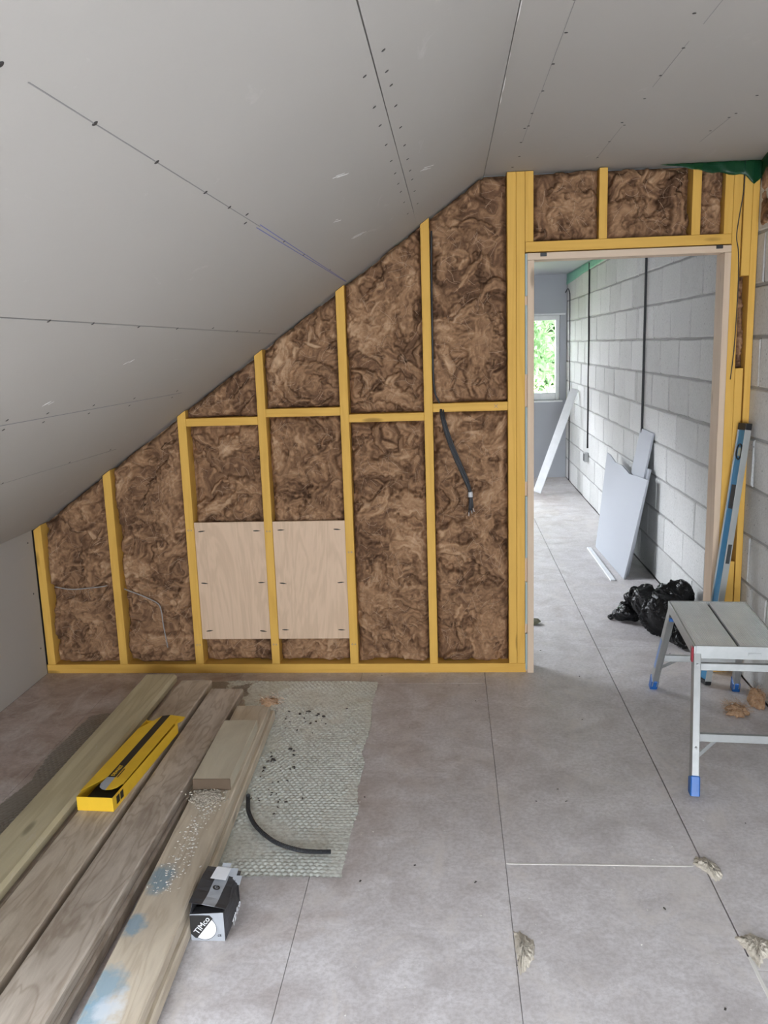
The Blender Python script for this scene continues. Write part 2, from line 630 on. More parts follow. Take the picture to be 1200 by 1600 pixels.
def make_glass():
    g = G('window_glass', 0.02)
    tr = g.n('BsdfTransparent', {'Color': (0.96, 0.98, 0.97)})
    gl = g.n('BsdfGlossy', {'Roughness': 0.02})
    mx = g.t.nodes.new('ShaderNodeMixShader')
    fr = g.n('Fresnel', {'IOR': 1.45})
    g.t.links.new(fr, mx.inputs[0])
    g.t.links.new(tr, mx.inputs[1])
    g.t.links.new(gl, mx.inputs[2])
    g.t.links.new(mx.outputs[0], g.out.inputs[0])
    return g.m


M['glass'] = make_glass()


def make_leaf(name, a, b):
    g = G(name, 0.6, 0.3)
    r = g.n('Attribute', out=2, attribute_name='tone')
    g.set('Base Color', g.mix(r, a, b))
    tl = g.n('BsdfTranslucent', {'Color': (*b, 1)})
    mx = g.t.nodes.new('ShaderNodeMixShader')
    mx.inputs[0].default_value = 0.35
    g.t.links.new(g.b.outputs[0], mx.inputs[1])
    g.t.links.new(tl, mx.inputs[2])
    g.t.links.new(mx.outputs[0], g.out.inputs[0])
    return g.m


M['leaf_green'] = make_leaf('green_leaf', (0.06, 0.13, 0.05), (0.20, 0.32, 0.15))
M['leaf_yellow'] = make_leaf('yellow_green_leaf', (0.24, 0.30, 0.11), (0.52, 0.52, 0.26))

# ------------------------------------------------------------------ SETTING: floor
floor = empty('floor', (0, 0, 0), 0, 'grey dusty boarded loft floor with straight butt joints', 'floor', kind='structure')
box('subfloor', (-2.3, Y_NEAR - .2, -0.12), (1.6, Y_FAR + .2, -0.020), M['joint_dark'], floor)
strips = [(-2.085, -1.665, -1.2), (-1.665, -1.06, 0.55), (-1.06, -0.455, -0.75), (-0.455, 0.15, -0.14),
          (0.15, 0.755, -1.592), (0.755, 1.362, 0.36)]
for (x0, x1, ph) in strips:
    ys = [Y_NEAR] + [y for y in (ph + 2.4 * k for k in range(-4, 5)) if Y_NEAR + .3 < y < Y_FAR - .3] + [Y_FAR]
    for y0, y1 in zip(ys[:-1], ys[1:]):
        ga, gb = (0.0020 if 0.7 < q < 0.8 else 0.0007 for q in (x0, x1))
        box('floor_board', (x0 + ga, y0 + 0.0012, -0.018), (x1 - gb, y1 - 0.0012, 0.0), M['floor'], floor, bev=0.0008)
# pale glue squeezed out along one end joint
box('glue_line', (0.152, -1.597, -0.004), (0.72, -1.591, 0.0012), M['dust_white'], floor)
box('glue_line', (0.752, -2.30, -0.004), (0.762, -1.99, 0.0012), M['dust_white'], floor, bev=0.001)

# ------------------------------------------------------------------ SETTING: block wall
wall_right = empty('wall_right', (BX, 0, 0), 0, 'grey concrete block wall along the right side of both rooms', 'wall', kind='structure')
box('mortar_bed', (0.018, Y_NEAR, -0.02), (0.20, Y_FAR + 0.2, 2.55), M['mortar_dark'], wall_right)


def block_mesh(L, H, seed):
    rr = random.Random(seed)
    bm = bmesh.new()
    r = bmesh.ops.create_cube(bm, size=1.0)
    for v in bm.verts:
        v.co = Vector((v.co.x * 0.10, v.co.y * L, v.co.z * H))
    bmesh.ops.subdivide_edges(bm, edges=[e for e in bm.edges if abs((e.verts[0].co - e.verts[1].co).y) > L * .9], cuts=2)
    for v in bm.verts:
        v.co += Vector((rr.uniform(-.002, .002), rr.uniform(-.004, .004), rr.uniform(-.003, .003)))
    bmesh.ops.bevel(bm, geom=[e for e in bm.edges if e.verts[0].co.x < 0 and e.verts[1].co.x < 0 and len(e.link_faces) == 2 and e.calc_face_angle(0) > 1.0],
                    offset=0.006, segments=1, affect='EDGES')
    return bm_mesh(bm, 'block')


_bm_cache = {}
z0 = 0.013
edges_z = [0.0] + [0.236 + 0.225 * k for k in range(10)] + [2.36]
for row in range(len(edges_z) - 1):
    zb = edges_z[row] + 0.006
    zt = edges_z[row + 1] - 0.006
    ph = 0.365 if row % 2 == 0 else 0.130
    js = [ph + 0.45 * k for k in range(-14, 14)]
    js = [-4.40] + [j for j in js if -4.25 < j < Y_FAR + 0.02]
    if row % 2 == 1: js = sorted(js + [2.462])
    js = js + [Y_FAR + 0.01]
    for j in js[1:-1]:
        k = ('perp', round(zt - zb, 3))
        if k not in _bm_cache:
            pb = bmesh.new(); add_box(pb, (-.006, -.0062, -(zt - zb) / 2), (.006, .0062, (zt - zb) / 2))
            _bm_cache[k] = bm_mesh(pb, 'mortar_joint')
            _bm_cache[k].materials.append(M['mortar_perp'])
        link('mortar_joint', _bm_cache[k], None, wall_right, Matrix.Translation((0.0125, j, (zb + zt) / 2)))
    for a, b in zip(js[:-1], js[1:]):
        if b - a < 0.04: continue
        L, H = round(b - a - 0.012, 3), round(zt - zb, 3)
        k = (L, H, RNG.randrange(4))
        if k not in _bm_cache:
            _bm_cache[k] = block_mesh(L, H, hash(k) & 0xffff)
        o = link('block', _bm_cache[k], M['block'], wall_right,
                 Matrix.Translation((0.05 + RNG.uniform(-.0025, .0025), (a + b) / 2, (zb + zt) / 2)) @ Matrix.Rotation(RNG.uniform(-.003, .003), 4, 'X'))
for zj in edges_z[1:-1]:
    box('mortar_joint', (0.0055, -4.40, zj - .0065), (0.019, Y_FAR, zj + .0065), M['mortar'], wall_right)
box('block_face', (0.0, Y_NEAR, 0.0), (0.02, -4.405, 2.36), M['block'], wall_right)

# ------------------------------------------------------------------ SETTING: knee wall, slopes, ceiling, roof
wall_left = empty('wall_left', (KX, 0, 0), 0, 'low plasterboard knee wall under the sloping ceiling', 'wall', kind='structure')
for (a, b) in ((Y_NEAR, -3.3), (-3.297, -0.001), (0.09, Y_FAR)):
    box('plasterboard_panel', (-0.0125, a, 0.0), (0.0, b, 0.759), M['board_ceiling'], wall_left)
box('backing', (-0.16, Y_NEAR - .2, -0.1), (-0.014, Y_FAR + .2, 0.95), M['joint_dark'], wall_left)


def slope_mesh(s0, s1, y0, y1, n0, n1, s0b=None, s1b=None, name='slope'):
    """A flat panel lying in the roof slope; s0b/s1b are its edges at the y1 end."""
    s0b = s0 if s0b is None else s0b
    s1b = s1 if s1b is None else s1b
    bm = bmesh.new()
    v = []
    for n in (n0, n1):
        for (s, y) in ((s0, y0), (s1, y0), (s1b, y1), (s0b, y1)):
            p = P0 + EV * s + NV * n
            v.append(bm.verts.new((p.x, y, p.z)))
    for f in ((0, 1, 2, 3), (7, 6, 5, 4), (0, 4, 5, 1), (1, 5, 6, 2), (2, 6, 7, 3), (3, 7, 4, 0)):
        bm.faces.new([v[i] for i in f])
    bmesh.ops.recalc_face_normals(bm, faces=bm.faces)
    return bm_mesh(bm, name)


def rects_minus(r, h):
    (a0, a1, b0, b1), (c0, c1, d0, d1) = r, h
    out = [(a0, c0, b0, b1), (c1, a1, b0, b1), (c0, c1, b0, d0), (c0, c1, d1, b1)]
    return [q for q in out if q[1] - q[0] > 1e-4 and q[3] - q[2] > 1e-4]


RL_NEAR = (1.16, 2.16, -3.58, -2.92)      # rooflight opening (s0, s1, y0, y1) unseen left of the view, placed to brighten the floor
RL_FAR = (1.20, 2.20, 1.0, 2.40)         # rooflight openings in the far room
RL_END = (1.20, 2.20, 3.6, 5.1)
ceil_s = empty('ceiling', (0, 0, 0), 0, 'sloping plasterboard ceiling with screw rows and open joints', 'ceiling', kind='structure')
T = 0.0125
panels = []
panels.append(link('plasterboard_panel', slope_mesh(0.0024, 0.3680, -3.3, -0.001, 0, T, 0.0008, 0.3699), M['board_ceiling'], ceil_s))
panels.append(link('plasterboard_panel', slope_mesh(0.3720, 1.1590, -3.3, -0.001, 0, T, 0.370, 1.1595), M['board_ceiling'], ceil_s))
panels.append(link('plasterboard_panel', slope_mesh(1.5704, 2.16, RL_NEAR[3], -0.001, 0, T, 1.570, 2.16), M['board_ceiling'], ceil_s))
link('plasterboard_panel', slope_mesh(1.1605, 1.5692, RL_NEAR[3], -0.001, 0, T, 1.1600, 1.5698), M['board_ceiling'], ceil_s)
link('plasterboard_panel', slope_mesh(2.16, SMAX, -3.3, -0.001, 0, T), M['board_ceiling'], ceil_s)
for q in rects_minus((0.002, SMAX, Y_NEAR, -3.302), (RL_NEAR[0], RL_NEAR[1], RL_NEAR[2], -3.302)) + rects_minus((0.002, SMAX, 0.0, 2.9), RL_FAR) + rects_minus((0.002, SMAX, 2.901, Y_FAR), RL_END):
    link('plasterboard_panel', slope_mesh(q[0], q[1], q[2], q[3], 0, T), M['board_ceiling'], ceil_s)

ceil_f = empty('ceiling', (0, 0, 0), 0, 'flat plasterboard ceiling strip above the door side', 'ceiling', kind='structure')
flat1 = box('plasterboard_panel', (0.1722, -3.3, ZC), (BX + .02, 0.089, ZC + T), M['board_ceiling'], ceil_f)
box('plasterboard_panel', (0.172, Y_NEAR, ZC), (BX + .02, -3.302, ZC + T), M['board_ceiling'], ceil_f)
box('plasterboard_panel', (0.172, 0.090, ZC), (BX + .02, Y_FAR + .02, ZC + T), M['board_white'], ceil_f)
# torn paper along the bend between slope and flat
rr = random.Random(5)
bm = bmesh.new()
ys = np.linspace(-3.4, -0.85, 150)
prev = None
for y in ys:
    w = 0.0002 + 0.005 * max(0, vnoise(np.array([y * 14.0]), np.array([3.3]), 5)[0] - 0.45) * 2
    a = bm.verts.new((0.1735, y, ZC - 0.0004)); b = bm.verts.new((0.1735 + w, y, ZC - 0.0008))
    if prev: bm.faces.new((prev[0], prev[1], b, a))
    prev = (a, b)
tag(link('torn_paper_edge', bm_mesh(bm), M['scuff'], ceil_f), kind='stuff')

roof = empty('roof', (0, 0, 0), 0, 'roof build-up outside the sloping ceiling', 'roof', kind='structure')
for y0, y1, h in ((Y_NEAR - .2, 0.04, RL_NEAR), (0.04, 2.9, RL_FAR), (2.9, Y_FAR + .2, RL_END)):
    for q in rects_minus((-0.2, SMAX + .25, y0, y1), h):
        link('roof_panel', slope_mesh(q[0], q[1], q[2], q[3], 0.028, 0.17), M['joint_dark'], roof)
box('roof_panel', (-0.05, Y_NEAR - .2, ZC + 0.016), (1.6, Y_FAR + .2, ZC + 0.14), M['joint_dark'], roof)


# rooflights: frame and pane
def rooflight(n, r, label):
    root = empty('window_%d' % n, tuple(P0 + EV * r[1] + Vector((0, r[2], 0))), 0, label, 'window', kind='structure')
    off = Matrix.Translation(-root.location)
    s0, s1, y0, y1 = r
    for q in ((s0, s0 + .06, y0, y1), (s1 - .06, s1, y0, y1), (s0 + .06, s1 - .06, y0, y0 + .06), (s0 + .06, s1 - .06, y1 - .06, y1)):
        link('window_frame', slope_mesh(*q, 0.0, 0.17), M['white_wood'], root, off)
    link('pane', slope_mesh(s0 + .06, s1 - .06, y0 + .06, y1 - .06, 0.120, 0.126), M['glass'], root, off)
    c = P0 + EV * ((s0 + s1) / 2) + NV * 0.20
    portal('rooflight_portal', (c.x, (y0 + y1) / 2, c.z), -NV, 1.35, 1.35)


rooflight(2, RL_FAR, 'rooflight in the slope of the far room nearer the door')
rooflight(5, RL_END, 'rooflight in the slope of the far room nearer its end window')
rooflight(3, RL_NEAR, 'unseen rooflight in the slope left of the view')

# gable behind the viewer with a window
wb = empty('wall_back', (0, Y_NEAR, 0), 0, 'plastered gable wall behind the viewer', 'wall', kind='structure')
GW = (-0.80, 1.25, 0.08, 1.64)
for q in rects_minus((-2.3, 1.6, -0.1, 2.5), GW):
    box('plasterboard_panel', (q[0], -0.2, q[2]), (q[1], 0, q[3]), M['board_ceiling'], wb)
w4 = empty('window_4', (0, Y_NEAR, GW[2]), 0, 'white framed gable window behind the viewer', 'window', kind='structure')
for (a, b, c, d) in ((GW[0], GW[0] + .07, 0, 1.56), (GW[1] - .07, GW[1], 0, 1.56), (GW[0] + .07, GW[1] - .07, 0, .07), (GW[0] + .07, GW[1] - .07, 1.49, 1.56), (.24, .31, .07, 1.49)):
    box('window_frame', (a, -0.14, c), (b, -0.06, d), M['upvc'], w4, bev=.004)
box('pane', (GW[0] + .07, -0.105, .07), (.24, -0.099, 1.49), M['glass'], w4)
box('pane', (.31, -0.105, .07), (GW[1] - .07, -0.099, 1.49), M['glass'], w4)
portal('gable_portal', ((GW[0] + GW[1]) / 2, Y_NEAR - 0.22, (GW[2] + GW[3]) / 2), (0, 1, 0), GW[1] - GW[0], GW[3] - GW[2])

# far gable with the window
wf = empty('wall_far', (0, Y_FAR, 0), 0, 'white boarded end wall of the far room around the window', 'wall', kind='structure')
WF = (-0.55, 1.285, 0.915, 1.885)
for q in ((-2.3, WF[0], -0.1, 2.5), (WF[0], 1.36, WF[3], 2.36), (WF[1], 1.36, WF[2], WF[3]), (WF[0], 1.36, 0, WF[2])):
    box('plasterboard_panel', (q[0], 0.0, q[2]), (q[1] - 0.002, 0.0125, q[3] - .002), M['board_white'], wf)
    box('gable_blockwork', (q[0], 0.014, q[2] - 0.001), (q[1] + (0.3 if q[1] > 1.3 else 0), 0.25, q[3]), M['mortar'], wf)
box('board_edge_trim', (WF[0] - .02, -0.004, WF[3]), (1.345, 0.010, WF[3] + 0.022), M['white_wood'], wf, bev=.002)
w1 = empty('window_1', (0, Y_FAR, WF[2]), 0, 'white plastic framed window at the end of the far room', 'window', kind='structure')
wh = WF[3] - WF[2]
for (a, b, c, d) in ((WF[0], WF[0] + .07, 0, wh), (WF[1] - .045, WF[1], 0, wh), (WF[0] + .07, WF[1] - .045, 0, .085), (WF[0] + .07, WF[1] - .045, wh - .055, wh)):
    box('window_frame', (a, 0.03, c), (b, 0.10, d), M['upvc'], w1, bev=.006)
box('pane', (WF[0] + .07, 0.063, .085), (WF[1] - .045, 0.069, wh - .055), M['glass'], w1)
box('window_sill', (WF[0] - .03, -0.03, -0.022), (WF[1] + .03, 0.03, 0.0), M['upvc'], w1, bev=.004)
portal('end_window_portal', ((WF[0] + WF[1]) / 2, Y_FAR + 0.26, (WF[2] + WF[3]) / 2), (0, -1, 0), WF[1] - WF[0], wh)

# screws, pencil lines and scuffs on the boards
screw_me = None


def screw_mesh():
    bm = bmesh.new()
    bmesh.ops.create_cone(bm, cap_ends=True, segments=10, radius1=0.0052, radius2=0.0036, depth=0.0012)
    return bm_mesh(bm, 'screw')


screw_me = screw_mesh()
screw_me.materials.append(M['screw'])
slope_basis = Matrix((EV, Vector((0, 1, 0)), -NV)).transposed().to_4x4()


def slope_screw(s, y, parent):
    p = P0 + EV * s - NV * 0.0003
    link('screw', screw_me, None, parent, Matrix.Translation((p.x, y, p.z)) @ slope_basis)


for y in (-3.11, -2.868, -2.625, -2.347, -2.165): slope_screw(0.766, y, panels[1])
for y, ds in ((-2.03, -.008), (-1.98, .012), (-1.55, 0), (-1.2, .004), (-.6, 0)): slope_screw(0.766 + ds, y, panels[1])
for i, y in enumerate((-2.28, -2.06, -1.90, -1.70, -1.50, -1.32, -1.15, -1.0, -.78, -.5)):
    slope_screw(0.345, y - .03, panels[0])
    slope_screw(0.395, y + .02, panels[1])
slope_screw(0.348, -2.19, panels[0])
for y in (-2.364, -2.151, -1.86, -1.55, -1.2, -.85, -.5): slope_screw(1.155 + RNG.uniform(-.006, .012), y, panels[1])
for y in (-1.98, -1.76, -1.45, -1.1, -.62): slope_screw(1.545, y, panels[1]); slope_screw(1.593, y + .05, panels[2])
for y in (-1.4, -.9, -.5): slope_screw(1.97, y, panels[2])
for (x, y) in ((0.291, -1.928), (0.300, -1.719), (0.297, -1.479), (0.296, -1.224), (0.288, -0.968), (0.292, -.80), (0.281, -.77), (0.286, -.55),
               (0.288, -.084), (0.585, -1.797), (0.625, -1.55), (0.622, -1.315), (0.629, -1.076), (0.617, -0.78), (0.633, -.74), (0.626, -0.489),
               (0.985, -1.042), (0.989, -0.826), (0.982, -.775), (0.974, -0.586), (0.63, -.2), (0.3, -.3)):
    link('screw', screw_me, None, flat1, Matrix.Translation(Vector((x, y, ZC - .0003)) - flat1.location))
kp = [c for c in wall_left.children if c.name.startswith('plasterboard_panel')][1]
for (y, z) in ((-.44, .40), (-.05, .70), (-.05, .44), (-.04, .15), (-.9, .40), (-1.6, .42)):
    link('screw', screw_me, None, kp, Matrix.Translation(Vector((0.0004, y, z)) - kp.location) @ Matrix.Rotation(math.pi / 2, 4, 'Y'))


def slope_strip(name, s, y0, y1, w, mat, parent, s1=None):
    s1 = s if s1 is None else s1
    return link(name, slope_mesh(s, s + w, y0, y1, -0.0006, -0.0001, s1, s1 + w), mat, parent)


slope_strip('pencil_line', 0.7655, -3.05, -1.86, 0.0016, M['pencil_soft'], panels[1])
slope_strip('pen_line', 0.761, -1.88, -0.02, 0.0022, M['blue_chalk'], panels[1], 0.7695)
slope_strip('pen_line', 0.772, -1.88, -0.02, 0.0022, M['blue_chalk'], panels[1], 0.7720)
slope_strip('pencil_line', 1.160, -3.2, -0.1, 0.0016, M['pencil_soft'], panels[1], 1.163)
slope_strip('pencil_line', 1.960, -2.2, -0.4, 0.0014, M['pencil_soft'], panels[2], 1.985)
slope_strip('pencil_line', 1.567, -3.2, -0.5, 0.0022, M['pencil'], panels[1])
slope_strip('pencil_line', 0.368, -1.3, -0.4, 0.0012, M['pencil_soft'], panels[0])
for (x, y0, y1) in ((0.2925, -1.93, -1.2), (0.29, -1.2, -.55), (0.627, -1.95, -1.72), (0.625, -1.6, -1.2), (0.627, -.72, -.17), (0.986, -.78, -.4)):
    box('pencil_line', (x, y0, ZC - .0006), (x + .0012, y1, ZC - .0001), M['pencil_soft'], flat1, off=-flat1.location)
for (s, y, l, a) in ((0.30, -1.05, .16, .5), (0.62, -.85, .14, .7), (1.32, -1.62, .035, .9), (1.5, -1.85, .06, .7), (.62, -1.3, .08, .5), (.55, -1.75, .10, .6)):
    for k in range(4):
        s2 = s + RNG.uniform(-.01, .01); y2 = y + RNG.uniform(-.02, .02); ll = l * RNG.uniform(.2, .5)
        link('scuff', slope_mesh(s2, s2 + .003, y2, y2 + ll, -.0005, -.0001, s2 - ll * a, s2 - ll * a + .0025), M['scuff'], panels[1] if .38 < s < 1.56 else panels[0])

# ------------------------------------------------------------------ SETTING: stud partition
wm = empty('wall_middle', (0, 0, 0), 0, 'open timber stud partition in yellow treated softwood', 'wall', kind='structure')
SD = 0.089
YM = SD / 2


def vstud(x0, x1, zb, zt, slope=False, name='stud', d=SD, y=YM):
    xm = (x0 + x1) / 2
    if slope: zt = slope_z(xm) - 0.003
    return stick(name, (xm, y, zb), (xm, y, zt), x1 - x0, d, M['stud'], wm, shear=SLOPE if slope else 0.0)


def hbar(x0, x1, zb, zt, name='noggin', d=SD, y=YM, dz=0.0):
    zm = (zb + zt) / 2
    return stick(name, (x0, y, zm), (x1, y, zm + dz), zt - zb, d, M['stud'], wm, xhint=(0, 0, 1))


hbar(-2.083, 0.352, 0.0, 0.047, 'bottom_plate')
ST = [(-2.077, -2.037), (-1.697, -1.657), (-1.302, -1.261), (-0.911, -0.871), (-0.515, -0.474), (-0.119, -0.079)]
studs = [vstud(a, b, 0.0475, 0, True) for a, b in ST]
zt = ZC - 0.003
door_studs = [vstud(0.270, 0.3085, 0.0475, zt), vstud(0.3095, 0.348, 0.0475, zt)]
vstud(0.349, 0.386, 2.0355, zt)
hbar(-1.2605, -0.9115, 1.249, 1.287); hbar(-0.8705, -0.5155, 1.283, 1.322)
hbar(-0.4735, -0.1195, 1.249, 1.287); hbar(-0.0785, 0.2695, 1.287, 1.327)
hbar(0.350, 1.2485, 1.991, 2.035, 'header')
for a, b in ((0.673, 0.709), (1.074, 1.112), (1.213, 1.2485)): vstud(a, b, 2.0355, zt, name='cripple_stud')
vstud(1.2495, 1.288, 0.0, zt)
vstud(1.2945, 1.330, 1.853, zt)
vstud(1.2890, 1.324, 0.94, 1.449)
vstud(1.2890, 1.326, 0.0, 0.55)
vstud(1.3310, 1.3600, 0.0, zt)
# sheet closing the back of the frame (seen in the joints only)
sheath = bpy.data.meshes.new('back_sheet')
bm = bmesh.new()
prof = [(-2.083, 0.0), (0.352, 0.0), (0.352, 1.99), (1.249, 1.99), (1.249, 0.0), (1.36, 0.0), (1.36, ZC - .002), (0.18, ZC - .004), (-2.083, slope_z(-2.083) - .004)]
va = [bm.verts.new((x, SD + .002, z)) for x, z in prof]
vb = [bm.verts.new((x, SD + .0145, z)) for x, z in prof]
bm.faces.new(va); bm.faces.new(vb[::-1])
for i in range(len(prof)):
    j = (i + 1) % len(prof)
    bm.faces.new((va[j], va[i], vb[i], vb[j]))
bmesh.ops.recalc_face_normals(bm, faces=bm.faces)
link('back_sheet', bm_mesh(bm), M['joint_dark'], wm)

# pencil setting-out marks on the studs
arrow_bm = bmesh.new()
for (x0, z0_, x1, z1_) in ((-.011, 0, .011, 0), (-.011, 0, -.005, .006), (-.011, 0, -.005, -.006), (.011, 0, .005, .006), (.011, 0, .005, -.006)):
    d = Vector((x1 - x0, 0, z1_ - z0_)); nrm = Vector((-d.z, 0, d.x)).normalized() * 0.0007
    a, b = Vector((x0, 0, z0_)), Vector((x1, 0, z1_))
    arrow_bm.faces.new([arrow_bm.verts.new(p) for p in (a - nrm, b - nrm, b + nrm, a + nrm)])
arrow_me = bm_mesh(arrow_bm, 'pencil_arrow'); arrow_me.materials.append(M['pencil'])
for si, zs in ((2, (.74, .15)), (3, (.73, .15)), (4, (.62, .15))):
    for z in zs:
        a, b = ST[si]
        link('pencil_arrow', arrow_me, None, studs[si], studs[si].matrix_basis.inverted() @ Matrix.Translation(((a + b) / 2, -0.0006, z)))
cross_bm = bmesh.new()
for sgn in (1, -1):
    d = Vector((1, 0, sgn)).normalized(); nn = Vector((-d.z, 0, d.x)) * .0008
    cross_bm.faces.new([cross_bm.verts.new(p) for p in (-d * .012 - nn, d * .012 - nn, d * .012 + nn, -d * .012 + nn)])
cross_me = bm_mesh(cross_bm, 'pencil_cross'); cross_me.materials.append(M['pencil'])
link('pencil_cross', cross_me, None, wm, Matrix.Translation((0.215, -0.0006, 1.308)))

# door lining
d1 = empty('door_1', (0.80, 0, 0), 0, 'pale softwood door lining with no door hung in it', 'doorway', kind='structure')
LY0, LY1 = -0.006, 0.112
YL = (LY0 + LY1) / 2
stick('jamb', (0.374 - .8, YL, 0.0), (0.374 - .8, YL, 1.955), 0.030, LY1 - LY0, M['lining'], d1)
stick('jamb', (1.2345 - .8, YL, 0.0), (1.2345 - .8, YL, 1.955), 0.028, LY1 - LY0, M['lining'], d1)
stick('lining_head', (0.359 - .8, YL, 1.971), (1.2485 - .8, YL, 1.971), 0.030, LY1 - LY0, M['lining'], d1, xhint=(0, 0, 1))
for (a, b) in ((1.80, 1.984), (1.45, 1.76), (0.95, 1.30), (0.58, 0.88), (0.25, 0.46), (0.015, 0.20)):
    box('packer', (0.3492 - .8, -0.003, a), (0.3586 - .8, 0.012, b), M['packer'], d1)
box('backing_strip', (0.3488 - .8, 0.0125, 0.0), (0.3588 - .8, 0.088, 1.985), M['lining'], d1)
for (x, z) in ((0.43, 1.976), (1.196, 1.979)):
    box('fixing_bracket', (x - .014 - .8, -0.0105, z - .007), (x + .014 - .8, -0.0062, z + .009), M['black_plastic'], d1, bev=.001)

# ------------------------------------------------------------------ mineral wool batts
GX0, GX1, GZ0, GZ1, GS = -2.12, 1.42, -0.02, 2.40, 0.003
nx, nz = int((GX1 - GX0) / GS), int((GZ1 - GZ0) / GS)
gx = GX0 + np.arange(nx) * GS
gz = GZ0 + np.arange(nz) * GS
XX, ZZ = np.meshgrid(gx, gz, indexing='ij')
wx = XX + 0.10 * (fbm(XX * 6, ZZ * 6, 3, 3) - .5)
wz = ZZ + 0.10 * (fbm(XX * 6, ZZ * 6, 9, 3) - .5)
psi = fbm(wx * 5.5, wz * 5.5, 21, 3) * 1.0 + 0.30 * fbm(wx * 15, wz * 15, 33, 2)
gxp, gzp = np.gradient(psi, GS)
mag = np.sqrt(gxp ** 2 + gzp ** 2) + 1e-6
vx, vz = -gzp / mag, gxp / mag           # fibres follow the contours of psi
white = NR.rand(nx, nz)
blot = vnoise(XX / 0.010, ZZ / 0.010, 77)
src = 0.55 * white + 0.45 * blot


def lic(source, n):
    acc = source.copy()
    for sgn in (1, -1):
        px = np.arange(nx)[:, None] * np.ones((1, nz)); pz = np.ones((nx, 1)) * np.arange(nz)[None, :]
        for k in range(n):
            ix = np.clip(px.astype(np.int32), 0, nx - 1); iz = np.clip(pz.astype(np.int32), 0, nz - 1)
            px = px + sgn * vx[ix, iz]; pz = pz + sgn * vz[ix, iz]
            acc = acc + source[np.clip(px.astype(np.int32), 0, nx - 1), np.clip(pz.astype(np.int32), 0, nz - 1)]
    return acc / (2 * n + 1)


L1 = lic(src, 14)
L1 = (L1 - L1.mean()) / L1.std()
H0 = 0.012 * (fbm(wx * 7, wz * 7, 51, 3) - .5)
TT = 0.40 + 0.06 * np.clip(L1, -2.5, 2.5)
RT = np.random.RandomState(5)
warp1 = (fbm(XX * 28, ZZ * 28, 41, 2) - .5)
warp2 = (fbm(XX * 70, ZZ * 70, 43, 2) - .5)


def tufts(n, amin, amax, asp0, asp1, lift0, lift1, dome, tvar, streak):
    """Torn locks of wool, each with its own lie, laid over one another; the highest shows."""
    global H0, TT
    cx = RT.uniform(GX0, GX1, n); cz = RT.uniform(GZ0, GZ1, n)
    for i in range(n):
        a = RT.uniform(amin, amax); bb_ = a * RT.uniform(asp0, asp1)
        th = RT.uniform(0, math.pi); ca, sa = math.cos(th), math.sin(th)
        curv = RT.normal(0, 1.0) * bb_ / (a * a) * .9
        i0, i1 = max(0, int((cx[i] - a - GX0) / GS)), min(nx, int((cx[i] + a - GX0) / GS) + 1)
        k0, k1 = max(0, int((cz[i] - a - GZ0) / GS)), min(nz, int((cz[i] + a - GZ0) / GS) + 1)
        lift = RT.uniform(lift0, lift1); t0 = RT.normal(0, tvar); sd = RT.randint(1000); fq = RT.uniform(.0022, .0042)
        if i1 - i0 < 3 or k1 - k0 < 3: continue
        sl = (slice(i0, i1), slice(k0, k1))
        dx = XX[sl] - cx[i]; dz = ZZ[sl] - cz[i]
        p = dx * ca + dz * sa; q = -dx * sa + dz * ca - curv * p * p
        q = q + warp1[sl] * bb_ * .9
        d = (p / a) ** 2 + (q / bb_) ** 2 + warp2[sl] * .9
        m = d < 1
        if not m.any(): continue
        st = vnoise(q / fq, p / .045 + q / .03, sd) - .5 + .5 * (vnoise(q / (fq * 3), p / .06, sd + 7) - .5)
        dm = np.sqrt(np.clip(1 - d, 0, 1))
        h = lift + dome * dm * min(1.0, bb_ / .03) + .0022 * st
        win = m & (h > H0[sl])
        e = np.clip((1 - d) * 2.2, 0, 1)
        tt = .475 + t0 + streak * st - .14 * (1 - e)  # lock edges darker: crevice shade painted into the tone
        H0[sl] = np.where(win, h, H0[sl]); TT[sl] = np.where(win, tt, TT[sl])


tufts(420, .080, .200, .22, .55, -.012, .010, .044, .065, .38)
tufts(560, .040, .100, .20, .46, -.002, .020, .022, .075, .42)
tufts(520, .02, .055, .12, .25, .006, .028, .005, .11, .36)


def blur(A):
    B = A.copy()
    B[1:-1, 1:-1] = (A[1:-1, 1:-1] * 2 + A[:-2, 1:-1] + A[2:, 1:-1] + A[1:-1, :-2] + A[1:-1, 2:]) / 6
    return B


HGT = blur(H0) + 0.0007 * np.clip(L1, -2, 2) + 0.014 * (fbm(XX * 3.2, ZZ * 3.2, 71, 3) - .5)
TONE = blur(TT) + 0.035 * np.clip(L1, -2.5, 2.5) + 0.16 * (fbm(wx * 6, wz * 6, 91, 3) - .5)


def sample(A, x, z):
    fx = np.clip((x - GX0) / GS, 0, nx - 1.001); fz = np.clip((z - GZ0) / GS, 0, nz - 1.001)
    ix, iz = fx.astype(int), fz.astype(int)
    tx, tz = fx - ix, fz - iz
    return (A[ix, iz] * (1 - tx) + A[ix + 1, iz] * tx) * (1 - tz) + (A[ix, iz + 1] * (1 - tx) + A[ix + 1, iz + 1] * tx) * tz


